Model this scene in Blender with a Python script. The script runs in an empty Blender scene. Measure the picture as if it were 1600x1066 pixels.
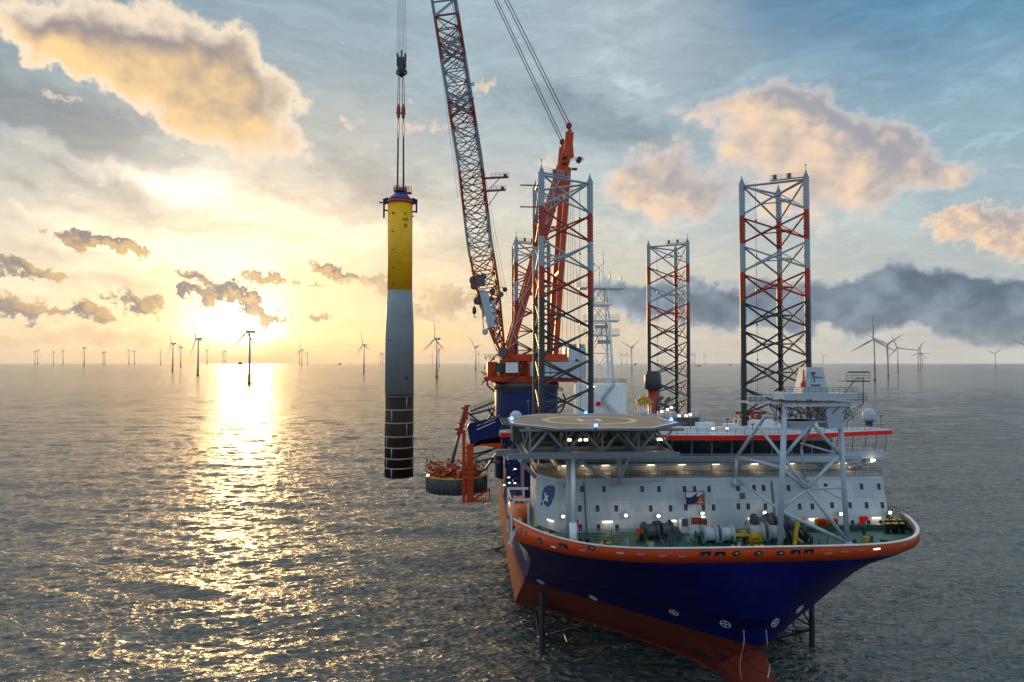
import bpy, bmesh, math, random
import numpy as np
from mathutils import Vector, Matrix
from mathutils.bvhtree import BVHTree
R = math.radians
rnd = random.Random(7)
sc = bpy.context.scene
col = sc.collection

# ------------------------------------------------------------------ camera
F = 1067.0                      # focal length in pixels of a 1600 px wide frame
PIT = math.atan(33 / F)
PSI = -0.06
CAM = Vector((-39.32, -134.75, 54.5))
cam_d = bpy.data.cameras.new('camera')
cam_d.sensor_width = 36.0
cam_d.lens = 36.0 * F / 1600.0
cam_d.clip_start = 1.0
cam_d.clip_end = 90000.0
cam = bpy.data.objects.new('camera', cam_d)
cam.location = CAM
cam.rotation_euler = (math.pi / 2 + PIT, 0, PSI)
col.objects.link(cam)
sc.camera = cam

# ------------------------------------------------------------------ light: a low sun behind thin cloud
SUN_AZ = math.atan2(-415, F) - PSI        # azimuth from +Y towards +X
SUN_EL = R(4.6)
sun_d = bpy.data.lights.new('sun', 'SUN')
sun_d.energy = 2.5
sun_d.angle = R(4.0)
sun_d.color = (1.0, 0.62, 0.25)
sun = bpy.data.objects.new('sun', sun_d)
sv = Vector((math.sin(SUN_AZ) * math.cos(SUN_EL), math.cos(SUN_AZ) * math.cos(SUN_EL), math.sin(SUN_EL)))
sun.rotation_euler = sv.to_track_quat('Z', 'Y').to_euler()
sun.location = (0, 0, 400)
col.objects.link(sun)

sc.view_settings.view_transform = 'Standard'
sc.view_settings.look = 'None'
sc.view_settings.gamma = 1.0
sc.view_settings.use_curve_mapping = False
sc.view_settings.exposure = 0.3
sc.cycles.max_bounces = 6
sc.cycles.diffuse_bounces = 2
sc.cycles.glossy_bounces = 3
sc.cycles.volume_bounces = 0
sc.cycles.sample_clamp_direct = 12.0
sc.cycles.sample_clamp_indirect = 3.0

def lin(r, g, b):
    f = lambda c: (c / 255 / 12.92) if c / 255 <= .04045 else ((c / 255 + .055) / 1.055) ** 2.4
    return (f(r), f(g), f(b))

# ------------------------------------------------------------------ world: Nishita sky seen through broken evening cloud
world = bpy.data.worlds.new('World')
sc.world = world
world.use_nodes = True
nt = world.node_tree
nt.nodes.clear()
def N(t, **k):
    n = nt.nodes.new(t)
    for a, b in k.items(): setattr(n, a, b)
    return n
def L(a, b): nt.links.new(a, b)
def setin(n, i, v):
    if isinstance(v, (int, float)): n.inputs[i].default_value = v
    elif isinstance(v, (tuple, list, Vector)): n.inputs[i].default_value = tuple(v) if len(v) == len(n.inputs[i].default_value) else tuple(v) + (1,)
    else: L(v, n.inputs[i])
def M(op, a, b=0.0, c=0.0):
    n = N('ShaderNodeMath', operation=op)
    setin(n, 0, a); setin(n, 1, b)
    if op in ('MULTIPLY_ADD', 'SMOOTH_MIN', 'SMOOTH_MAX'): setin(n, 2, c)
    return n.outputs[0]
def V(op, a, b=None, c=None, s=None):
    n = N('ShaderNodeVectorMath', operation=op)
    setin(n, 0, a)
    if b is not None: setin(n, 1, b)
    if c is not None: setin(n, 2, c)
    if s is not None: setin(n, 3, s)
    return n.outputs[1] if op in ('DOT_PRODUCT', 'LENGTH') else n.outputs[0]
def SS(x, a, b):
    n = N('ShaderNodeMapRange', interpolation_type='SMOOTHSTEP')
    setin(n, 0, x); n.inputs[1].default_value = a; n.inputs[2].default_value = b
    return n.outputs[0]
def MIX(f, a, b):
    n = N('ShaderNodeMix', data_type='RGBA')
    setin(n, 0, f); setin(n, 6, a); setin(n, 7, b)
    return n.outputs[2]
def NOISE(v, scale, detail=5, rough=.55, dist=0.0):
    n = N('ShaderNodeTexNoise', noise_dimensions='2D')
    setin(n, 'Vector', v); n.inputs['Scale'].default_value = scale
    n.inputs['Detail'].default_value = detail; n.inputs['Roughness'].default_value = rough
    n.inputs['Distortion'].default_value = dist
    return n
geo = N('ShaderNodeNewGeometry')
sky = N('ShaderNodeTexSky', sky_type='NISHITA')
sky.sun_disc = False
sky.sun_elevation = SUN_EL
sky.sun_rotation = SUN_AZ
sky.air_density = 1.2; sky.dust_density = 2.0
tc = N('ShaderNodeTexCoord')
sep = N('ShaderNodeSeparateXYZ'); L(tc.outputs['Generated'], sep.inputs[0])
az = M('ADD', M('ARCTAN2', sep.outputs[0], sep.outputs[1]), PSI)   # azimuth measured from the bearing of the wind farm
el = M('ARCSINE', sep.outputs[2])
ela = M('ABSOLUTE', el)
comb = N('ShaderNodeCombineXYZ'); setin(comb, 0, az); setin(comb, 1, ela)
AE = comb.outputs[0]
def ae(px, py):
    a = math.atan((px - 800) / F)
    return a, math.atan((566 - py) / F * math.cos(a))
# low-frequency drift of the coordinates so that nothing in the sky keeps a regular outline
nA = NOISE(AE, 3.2, 3, .5)
nB = NOISE(AE, 13.0, 5, .58)
wob = V('MULTIPLY', V('SUBTRACT', nA.outputs['Color'], (.5, .5, .5)), (.22, .12, 0))
wob2 = V('MULTIPLY', V('SUBTRACT', nB.outputs['Color'], (.5, .5, .5)), (.10, .065, 0))
AE1 = V('ADD', AE, wob)
nF = NOISE(AE, 34.0, 5, .68)
wob3 = V('MULTIPLY', V('SUBTRACT', nF.outputs['Color'], (.5, .5, .5)), (.075, .045, 0))
AE3 = V('ADD', V('ADD', AE, V('MULTIPLY', wob, (.06, .06, 0))), wob3)
AE2 = V('ADD', V('ADD', AE, V('MULTIPLY', wob, (.25, .25, 0))), wob2)
SPL = {}
def splat(co):
    if co not in SPL:
        sp = N('ShaderNodeSeparateXYZ'); L(co, sp.inputs[0]); out = []
        for k in (0, 1):
            cb = N('ShaderNodeCombineXYZ')
            for q in (0, 1): L(sp.outputs[k], cb.inputs[q])
            out.append(cb.outputs[0])
        SPL[co] = out
    return SPL[co]
def gauss(co, px, py, sx, sy, ang=0.0, w=1.0):
    a, e = ae(px, py); c, s_ = math.cos(ang), math.sin(ang); X, Y = splat(co)
    ax, bx, ay, by = c*F/sx, -s_*F/sx, s_*F/sy, c*F/sy
    d = V('MULTIPLY_ADD', X, (ax, ay, 0), (-(a*ax+e*bx), -(a*ay+e*by), 0))
    d = V('MULTIPLY_ADD', Y, (bx, by, 0), d)
    return M('EXPONENT', M('SUBTRACT', math.log(w), V('DOT_PRODUCT', d, d)))
# 1. the veil: colour of the high cloud and clear air by direction (sRGB as it reads in the evening sky)
veil = [
 (60, 20, 330, 130, (120, 156, 182)), (480, 60, 240, 140, (140, 172, 192)), (820, 40, 160, 150, (168, 192, 206)),
 (960, 60, 120, 90, (205, 214, 214)), (1250, 50, 240, 90, (66, 124, 166)), (1540, 90, 190, 130, (104, 158, 192)),
 (60, 170, 240, 90, (168, 176, 178)), (520, 200, 150, 100, (190, 198, 196)), (900, 180, 160, 90, (164, 186, 196)),
 (1100, 170, 160, 60, (176, 196, 206)), (1500, 230, 190, 70, (158, 190, 206)),
 (60, 330, 260, 60, (236, 230, 216)), (320, 330, 170, 70, (250, 240, 220)), (600, 330, 160, 80, (236, 224, 206)),
 (940, 330, 180, 90, (214, 214, 208)), (1360, 340, 260, 90, (196, 206, 206)),
 (60, 450, 260, 50, (238, 224, 202)), (400, 430, 190, 70, (252, 236, 200)), (650, 450, 160, 60, (242, 218, 172)),
 (950, 470, 170, 60, (224, 212, 190)), (1350, 470, 320, 60, (206, 206, 200)),
 (40, 545, 260, 26, (206, 190, 168)), (380, 545, 240, 26, (248, 212, 150)), (680, 545, 190, 26, (238, 206, 156)),
 (1000, 545, 240, 26, (218, 206, 190)), (1450, 545, 330, 26, (204, 206, 202)),
]
acc = None; wac = None
for px, py, sx, sy, c in veil:
    g = gauss(AE1, px, py, sx * 1.25, sy * 1.35)
    v = V('SCALE', lin(*c), s=g)
    acc = v if acc is None else V('ADD', acc, v)
    wac = g if wac is None else M('ADD', wac, g)
# everything overhead and behind the viewer: even blue-grey cloud
up_c = MIX(SS(ela, .35, 1.1), lin(172, 194, 210), lin(150, 180, 206))
up_c = MIX(gauss(AE, 250, -700, 1000, 620), up_c, (1.05, .90, .64))
wfar = M('ADD', SS(ela, .52, .9), SS(M('ABSOLUTE', az), .75, 1.3))
wfar = M('ADD', M('MULTIPLY', wfar, 3.0), .004)
acc = V('ADD', acc, V('SCALE', V('SCALE', up_c, s=1.55), s=wfar))
base = V('SCALE', acc, s=M('DIVIDE', 1.0, M('ADD', wac, wfar)))
# soft streaks of thin cloud, stretched along the horizon
st_v = V('MULTIPLY', AE1, (3.2, 13.0, 1.0))
st = NOISE(st_v, 1.6, 6, .6, .4)
stk = SS(st.outputs['Fac'], .42, .72)
base = V('MULTIPLY', base, V('ADD', (.94, .94, .94), V('SCALE', (.15, .14, .12), s=stk)))
st3 = NOISE(V('MULTIPLY', AE, (9.0, 30.0, 1.0)), 2.2, 8, .68, .8)
base = V('MULTIPLY', base, V('ADD', (.93, .935, .94), V('SCALE', (.15, .14, .12), s=SS(st3.outputs['Fac'], .28, .74))))
st2 = NOISE(V('MULTIPLY', AE, (5.0, 16.0, 1.0)), 1.7, 7, .65, .6)
base = V('MULTIPLY', base, V('ADD', (.93, .935, .94), V('SCALE', (.14, .13, .12), s=st2.outputs['Fac'])))
# a quarter of the light is the clear sky itself
base = MIX(.12, base, V('SCALE', sky.outputs[0], s=.12))
# 2. the sun's glow through the veil
g1 = gauss(AE1, 372, 478, 50, 44)
g2 = gauss(AE1, 330, 400, 170, 120)
g3 = gauss(AE1, 370, 520, 330, 60)
g4 = gauss(AE, 385, 505, 34, 26)
glow = V('ADD', V('SCALE', (.9, .72, .46), s=g1), V('SCALE', (.05, .04, .02), s=g2))
glow = V('ADD', glow, V('SCALE', (.07, .04, .01), s=g3))
glow = V('ADD', glow, V('SCALE', (5.5, 3.9, 1.7), s=g4))
g5 = gauss(AE1, 305, 292, 70, 32)
glow = V('ADD', glow, V('SCALE', (.27, .25, .20), s=g5))
base = V('ADD', base, glow)
wv = [(300, 286, 62, 34, 0, 1.0), (330, 330, 150, 22, .1, .7), (30, 222, 90, 16, .25, .7), (130, 250, 90, 14, .3, .6), (450, 318, 60, 18, .1, .6), (300, 400, 220, 22, .06, .9), (430, 380, 160, 26, 0, .8), (60, 330, 110, 12, .05, .55),
      (930, 90, 70, 26, .3, .55), (1000, 128, 90, 14, .1, .5), (1040, 60, 40, 20, 0, .3), (1560, 130, 80, 12, -.3, .45), (1480, 205, 60, 8, -.45, .7), (1570, 220, 70, 10, -.3, .6), (620, 360, 120, 20, 0, .55), (1000, 350, 160, 24, 0, .5), (1330, 345, 120, 16, 0, .45), (380, 508, 90, 16, 0, .9), (940, 20, 80, 24, .1, .5)]
def family(blobs, co):
    t = None
    for px, py, sx, sy, an, w in blobs:
        g = gauss(co, px, py, sx, sy, an, w)
        t = g if t is None else M('ADD', t, g)
    return t
wf = M('ADD', family(wv, AE2), M('MULTIPLY', M('SUBTRACT', NOISE(V('MULTIPLY', AE, (1, 2.2, 1)), 13.0, 8, .62, .5).outputs['Fac'], .5), .75))
base = V('MULTIPLY', base, V('ADD', (1, 1, 1), V('SCALE', (.34, .31, .26), s=SS(wf, .25, .85))))
gv = [(330, 350, 90, 14, .2, .5), (480, 370, 110, 16, .1, .5), (180, 440, 120, 14, .1, .5), (260, 250, 120, 20, .3, .5), (700, 380, 90, 30, 0, .4), (70, 175, 170, 46, .15, .9), (230, 322, 120, 20, .35, .8), (560, 260, 120, 40, .1, .6), (880, 170, 130, 40, .3, .7), (430, 285, 60, 16, .3, .35), (1010, 200, 120, 26, .2, .5), (90, 395, 130, 14, .05, .5), (130, 520, 150, 14, 0, .6), (640, 300, 110, 26, 0, .45), (1330, 110, 180, 40, 0, .4), (60, 300, 90, 12, .2, .5)]
gf = M('ADD', family(gv, AE2), M('MULTIPLY', M('SUBTRACT', NOISE(V('MULTIPLY', AE, (1, 2.4, 1)), 10.0, 8, .62, .6).outputs['Fac'], .5), .8))
base = MIX(M('MULTIPLY', SS(gf, .20, .85), .74), base, V('MULTIPLY', base, (.58, .61, .67)))
# 3. cumulus, in four families: (px, py, half width, half height, tilt, weight)
# each cumulus is shaded by comparing its thickness here with its thickness a little nearer the sun
sunp = (math.atan(-415 / F), SUN_EL, 0)
tosun = V('NORMALIZE', V('SUBTRACT', sunp, AE))
DEL = V('SCALE', tosun, s=.021)
def puffs(co, s1, s2):
    v = V('MULTIPLY', co, (1, 1.25, 1))
    a = NOISE(v, s1, 6, .6)
    w = N('ShaderNodeTexVoronoi', feature='F1', voronoi_dimensions='2D'); setin(w, 'Vector', V('ADD', v, V('SCALE', a.outputs['Color'], s=.05)))
    w.inputs['Scale'].default_value = s2; w.inputs['Detail'].default_value = 2.0; w.inputs['Roughness'].default_value = .55
    w.normalize = True
    return M('ADD', M('MULTIPLY', M('SUBTRACT', a.outputs['Fac'], .5), 1.5), M('MULTIPLY', M('SUBTRACT', .30, w.outputs['Distance']), 1.5))
B0, B1 = puffs(AE, 11.0, 17.0), puffs(V('ADD', AE, DEL), 11.0, 17.0)
S0, S1 = puffs(AE, 26.0, 40.0), puffs(V('ADD', AE, V('SCALE', DEL, s=.5)), 26.0, 40.0)
def cloud(base, blobs, lo, hi, shade, lit, rim, small=False, opacity=1.0, amp=.55, k=1.6, thick=(.45, 1.0), rimk=.75):
    co = AE3 if small else AE2
    dl = V('SCALE', DEL, s=.5) if small else DEL
    n0, n1 = (S0, S1) if small else (B0, B1)
    f = M('MULTIPLY_ADD', n0, amp, family(blobs, co))
    g = M('MULTIPLY_ADD', n1, amp, family(blobs, V('ADD', co, dl)))
    d = M('MULTIPLY', SS(f, lo, hi), opacity)
    lt = SS(M('SUBTRACT', f, g), -.55 / k, .75 / k)
    th = SS(f, *thick)
    c = MIX(lt, lin(*shade), lin(*lit))
    c = MIX(M('MULTIPLY', M('SUBTRACT', 1.0, th), rimk), c, lin(*rim))
    return MIX(d, base, c)
base = cloud(base, [(45, 62, 70, 20, .35, .8), (140, 62, 100, 40, .2, .85), (250, 96, 105, 52, .45, .85), (330, 90, 80, 56, .5, .75),
                    (395, 165, 80, 56, .6, .85), (300, 185, 140, 26, .5, .55), (430, 215, 46, 26, .1, .45), (150, 108, 110, 20, .48, .5)],
             .38, .70, (158, 148, 146), (255, 216, 156), (252, 232, 204), amp=.5, k=1.0, thick=(.55, 1.35), rimk=.95)
base = cloud(base, [(1200, 168, 66, 36, 0, .8), (1250, 200, 95, 48, .3, .9), (1330, 240, 100, 46, .4, .9), (1400, 262, 60, 30, .3, .65),
                    (1270, 285, 110, 44, 0, .7), (1330, 310, 80, 30, 0, .5), (1050, 268, 80, 48, .1, .8), (980, 288, 66, 40, 0, .7), (1085, 322, 66, 40, 0, .7),
                    (850, 250, 44, 20, 0, .6), (1500, 270, 46, 16, 0, .42), (1180, 240, 60, 30, 0, .4), (1080, 165, 40, 16, 0, .4)],
             .34, .82, (162, 160, 168), (248, 216, 182), (236, 222, 212), amp=.72, k=1.2, opacity=.9, thick=(.4, 1.1))
base = cloud(base, [(1480, 354, 46, 16, 0, .65), (1525, 334, 34, 24, 0, .7), (1565, 362, 60, 26, 0, .8), (755, 126, 34, 14, 0, .65), (725, 128, 16, 18, 0, .5),
                    (655, 195, 60, 14, 0, .62), (590, 225, 36, 10, 0, .5), (640, 165, 24, 10, 0, .5), (85, 150, 24, 6, 0, .6), (545, 190, 14, 12, 0, .5), (1600, 370, 40, 26, 0, .6)],
             .34, .72, (176, 164, 166), (252, 214, 172), (236, 218, 200), small=True, opacity=.85, amp=.5)
base = cloud(base, [(1000, 478, 90, 26, 0, .8), (1110, 480, 110, 28, 0, .8), (1110, 448, 56, 22, 0, .5), (1320, 470, 100, 34, 0, .85), (1400, 452, 90, 36, 0, .8),
                    (1480, 480, 120, 30, 0, .85), (1590, 478, 100, 32, 0, .85), (1250, 492, 90, 20, 0, .7), (1760, 480, 160, 34, 0, .8), (960, 450, 40, 18, 0, .4)],
             .32, .62, (80, 100, 122), (138, 154, 168), (184, 192, 198), amp=.6, k=1.4, opacity=.96, thick=(.4, .9))
base = cloud(base, [(700, 455, 46, 18, 0, .6), (735, 476, 60, 20, 0, .6), (650, 485, 60, 16, 0, .5), (575, 436, 60, 12, .1, .7), (600, 455, 40, 16, 0, .5), (690, 505, 90, 12, 0, .4)],
             .36, .66, (160, 148, 144), (246, 206, 140), (240, 214, 170), small=True, amp=.5, opacity=.85)
base = cloud(base, [(125, 372, 44, 9, .1, .85), (165, 382, 44, 9, .15, .8), (200, 388, 26, 7, .2, .7), (25, 412, 36, 11, .25, .85), (60, 428, 40, 10, .2, .8), (12, 470, 34, 14, 0, .8), (30, 486, 30, 9, 0, .75), (66, 488, 20, 8, 0, .75),
                    (130, 480, 26, 10, 0, .8), (155, 490, 34, 10, 0, .85), (200, 463, 26, 11, .3, .8), (222, 480, 22, 8, .3, .6), (246, 476, 18, 10, .4, .65), (300, 428, 24, 11, .3, .7), (322, 440, 14, 6, .4, .5),
                    (300, 455, 20, 8, .4, .75), (322, 466, 24, 12, .5, .85), (345, 458, 24, 6, 0, .6), (368, 452, 24, 8, .3, .7), (392, 434, 24, 11, .1, .8), (430, 438, 24, 9, .2, .8),
                    (380, 462, 28, 9, .3, .8), (405, 485, 26, 13, .6, .85), (420, 500, 16, 6, 0, .7), (440, 492, 8, 12, 0, .5), (500, 416, 24, 9, .2, .8), (535, 424, 30, 9, .2, .8), (500, 495, 15, 8, 0, .7),
                    (490, 445, 20, 5, 0, .6), (240, 512, 50, 5, 0, .45), (80, 505, 60, 5, 0, .3)],
             .31, .64, (134, 130, 136), (226, 186, 130), (250, 222, 172), small=True, amp=.42, opacity=.92, k=1.2, thick=(.4, .85))
# low smear of haze on the horizon
hz = M('EXPONENT', M('MULTIPLY', ela, -60.0))
hzc = MIX(gauss(AE, 385, 560, 330, 120), lin(196, 196, 192), lin(246, 206, 140))
base = MIX(M('MULTIPLY', hz, .55), base, hzc)
bg = N('ShaderNodeBackground')
L(V('SCALE', base, s=8.5), bg.inputs[0]); bg.inputs[1].default_value = 0.1
wo = N('ShaderNodeOutputWorld'); L(bg.outputs[0], wo.inputs[0])
world.cycles.sampling_method = 'MANUAL'
world.cycles.sample_map_resolution = 1024
# ------------------------------------------------------------------ pixel helpers: a sight line meets a real plane
_c, _s = math.cos(PSI), math.sin(PSI)
FW = Vector((-_s, _c, 0)); RT = Vector((_c, _s, 0)); UP = Vector((0, 0, 1))
def ray(px, py):
    f = FW * math.cos(PIT) + UP * math.sin(PIT); u = -FW * math.sin(PIT) + UP * math.cos(PIT)
    return f + RT * ((px - 800) / F) + u * ((533 - py) / F)
def at(px, py, X=None, Y=None, Z=None, D=None):
    d = ray(px, py)
    if X is not None: t = (X - CAM.x) / d.x
    elif Y is not None: t = (Y - CAM.y) / d.y
    elif Z is not None: t = (Z - CAM.z) / d.z
    else: t = D / d.dot(FW)
    return CAM + d * t

# ------------------------------------------------------------------ materials
def mat(name, c, rough=.5, metal=0.0, seam=None, var=.12, vs=.6, emit=None, es=0.0, bump=0.0, spec=None, wear=None):
    m = bpy.data.materials.new(name); m.use_nodes = True
    t = m.node_tree; b = t.nodes['Principled BSDF']
    b.inputs['Roughness'].default_value = rough
    b.inputs['Metallic'].default_value = metal
    if spec is not None: b.inputs['Specular IOR Level'].default_value = spec
    if emit:
        b.inputs['Base Color'].default_value = tuple(c) + (1,)
        b.inputs['Emission Color'].default_value = tuple(emit) + (1,)
        b.inputs['Emission Strength'].default_value = es
        return m
    tx = t.nodes.new('ShaderNodeTexCoord'); no = t.nodes.new('ShaderNodeTexNoise')
    no.inputs['Scale'].default_value = vs; no.inputs['Detail'].default_value = 7; no.inputs['Roughness'].default_value = .65
    t.links.new(tx.outputs['Object'], no.inputs['Vector'])
    r = t.nodes.new('ShaderNodeValToRGB')
    r.color_ramp.elements[0].position = .3; r.color_ramp.elements[1].position = .72
    r.color_ramp.elements[0].color = tuple(x * (1 - var) for x in c) + (1,)
    r.color_ramp.elements[1].color = tuple(min(1, x * (1 + var)) for x in c) + (1,)
    t.links.new(no.outputs['Fac'], r.inputs[0])
    out = r.outputs[0]
    if wear:                                   # rusty runs, stretched down the plate
        mp = t.nodes.new('ShaderNodeMapping'); mp.inputs['Scale'].default_value = (1.6, 1.6, .12)
        t.links.new(tx.outputs['Object'], mp.inputs[0])
        n2 = t.nodes.new('ShaderNodeTexNoise'); n2.inputs['Scale'].default_value = 1.0; n2.inputs['Detail'].default_value = 8
        t.links.new(mp.outputs[0], n2.inputs['Vector'])
        r2 = t.nodes.new('ShaderNodeValToRGB'); r2.color_ramp.elements[0].position = .56; r2.color_ramp.elements[1].position = .8
        t.links.new(n2.outputs['Fac'], r2.inputs[0])
        mx = t.nodes.new('ShaderNodeMix'); mx.data_type = 'RGBA'
        t.links.new(r2.outputs[0], mx.inputs[0]); t.links.new(out, mx.inputs[6]); mx.inputs[7].default_value = tuple(wear) + (1,)
        out = mx.outputs[2]
    if seam:                                   # welded plate edges
        sp_ = t.nodes.new('ShaderNodeSeparateXYZ'); t.links.new(tx.outputs['Object'], sp_.inputs[0])
        ad = t.nodes.new('ShaderNodeMath'); ad.operation = 'MULTIPLY_ADD'; t.links.new(sp_.outputs[1], ad.inputs[0]); ad.inputs[1].default_value = .8; t.links.new(sp_.outputs[0], ad.inputs[2])
        cb = t.nodes.new('ShaderNodeCombineXYZ'); t.links.new(ad.outputs[0], cb.inputs[0]); t.links.new(sp_.outputs[2], cb.inputs[1])
        bk = t.nodes.new('ShaderNodeTexBrick'); t.links.new(cb.outputs[0], bk.inputs['Vector']); bk.inputs['Scale'].default_value = 1.0
        bk.inputs['Brick Width'].default_value = seam[0]; bk.inputs['Row Height'].default_value = seam[1]; bk.inputs['Mortar Size'].default_value = seam[2]; bk.inputs['Mortar Smooth'].default_value = .3
        bk.inputs['Color1'].default_value = (1, 1, 1, 1); bk.inputs['Color2'].default_value = (.80, .80, .80, 1); bk.inputs['Mortar'].default_value = (.55, .55, .55, 1)
        m2 = t.nodes.new('ShaderNodeMix'); m2.data_type = 'RGBA'; m2.blend_type = 'MULTIPLY'; m2.inputs[0].default_value = 1.0
        t.links.new(out, m2.inputs[6]); t.links.new(bk.outputs['Color'], m2.inputs[7]); out = m2.outputs[2]
    t.links.new(out, b.inputs['Base Color'])
    if bump:
        bp = t.nodes.new('ShaderNodeBump'); bp.inputs['Strength'].default_value = bump; bp.inputs['Distance'].default_value = .3
        t.links.new(no.outputs['Fac'], bp.inputs['Height']); t.links.new(bp.outputs[0], b.inputs['Normal'])
    return m
MT = dict(
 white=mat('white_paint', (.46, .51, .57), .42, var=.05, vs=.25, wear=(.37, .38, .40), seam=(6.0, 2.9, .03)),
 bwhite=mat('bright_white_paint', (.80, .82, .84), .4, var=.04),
 white2=mat('white_steel', (.66, .68, .70), .35, var=.08),
 offwhite=mat('cream_panel', (.50, .50, .47), .5, var=.1),
 grey=mat('grey_steel', (.30, .33, .36), .42, var=.12),
 leggrey=mat('leg_pale_grey', (.26, .31, .37), .45, var=.12),
 crlow=mat('boom_foot_red', (.28, .028, .007), .45, var=.2, spec=.3),
 tgrey=mat('pale_grey_tube', (.36, .41, .48), .38, var=.08),
 dgrey=mat('dark_grey_steel', (.07, .075, .085), .5),
 black=mat('black_paint', (.018, .018, .022), .4),
 navyleg=mat('navy_leg_paint', (.017, .021, .032), .42, var=.3),
 redleg=mat('red_leg_paint', (.30, .014, .010), .42, var=.15),
 hullblue=mat('hull_blue_paint', (.004, .006, .088), .5, var=.25, vs=.3, bump=.05, spec=.09, seam=(7.5, 2.3, .09), wear=(.014, .014, .045)),
 hullred=mat('antifouling_red', (.16, .026, .018), .55, var=.3, vs=.5, wear=(.10, .035, .025), spec=.09, seam=(7.5, 2.3, .09)),
 orange=mat('orange_paint', (.56, .050, .003), .45, spec=.3, var=.10, vs=.3, wear=(.40, .08, .02)),
 corange=mat('crane_orange', (.50, .050, .005), .45, var=.22, spec=.3),
  midgrey=mat('truss_grey', (.15, .165, .185), .5),
 boomred=mat('boom_red', (.19, .012, .008), .5, var=.2, spec=.3),
 boomgrey=mat('boom_grey', (.15, .18, .22), .5, var=.2, spec=.3),
 rust=mat('rust_red_machinery', (.34, .036, .008), .55, var=.45, vs=1.2),
 blue=mat('royal_blue_paint', (.004, .009, .08), .55, spec=.25, var=.2),
 liftblue=mat('lifting_tool_blue', (.012, .035, .22), .4, var=.2),
 yellow=mat('signal_yellow', (.86, .42, .002), .5, var=.1, vs=.5, spec=.3, wear=(.55, .27, .02)),
 yel2=mat('machine_yellow', (.46, .28, .01), .45, var=.15),
 linegrey=mat('line_grey', (.25, .26, .26), .6),
 tpgrey=mat('foundation_grey', (.21, .23, .24), .5, wear=(.16, .17, .17), var=.12, vs=.12),
 brown=mat('dark_brown_coating', (.028, .009, .005), .6, var=.2, spec=.25),
 redmark=mat('bright_red_stripe', (.92, .010, .006), .6, spec=.2, var=.05),
 glass=mat('dark_window_glass', (.012, .018, .024), .08, var=.3),
 deckgreen=mat('green_deck_paint', (.06, .13, .11), .6, var=.3, vs=.8),
 deckgrey=mat('worn_deck', (.22, .21, .20), .7, var=.25, vs=.8),
 heli=mat('helideck_surface', (.25, .185, .145), .95, var=.22, vs=.35),
 heliyel=mat('helideck_yellow', (.62, .46, .16), .6, var=.15),
 mline=mat('white_marking', (.66, .66, .64), .5),
 cable=mat('steel_cable', (.02, .02, .024), .4),
 rope=mat('brown_sling', (.09, .03, .018), .6),
 boatorange=mat('lifeboat_orange', (.62, .13, .025), .32, var=.12),
 tower=mat('turbine_grey', (.34, .35, .36), .4, var=.04, vs=.02),
 tpyellow=mat('turbine_yellow', (.55, .32, .03), .5, var=.1),
 logo=mat('emblem_blue', (.008, .055, .20), .5),
 flagblue=mat('flag_navy', (.012, .012, .09), .7), flagorange=mat('flag_orange', (.50, .07, .012), .7), flagwhite=mat('flag_white', (.60, .62, .66), .7),
 green=mat('deep_green_paint', (.02, .07, .04), .45),
 lampwarm=mat('warm_lamp', (1, 1, 1), emit=(1.0, .74, .38), es=4.5),
 lampwhite=mat('white_lamp', (1, 1, 1), emit=(1.0, .86, .62), es=3.5),
 lampblue=mat('blue_lamp', (.1, .2, 1), emit=(.03, .16, 1.0), es=14.0),
)

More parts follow.
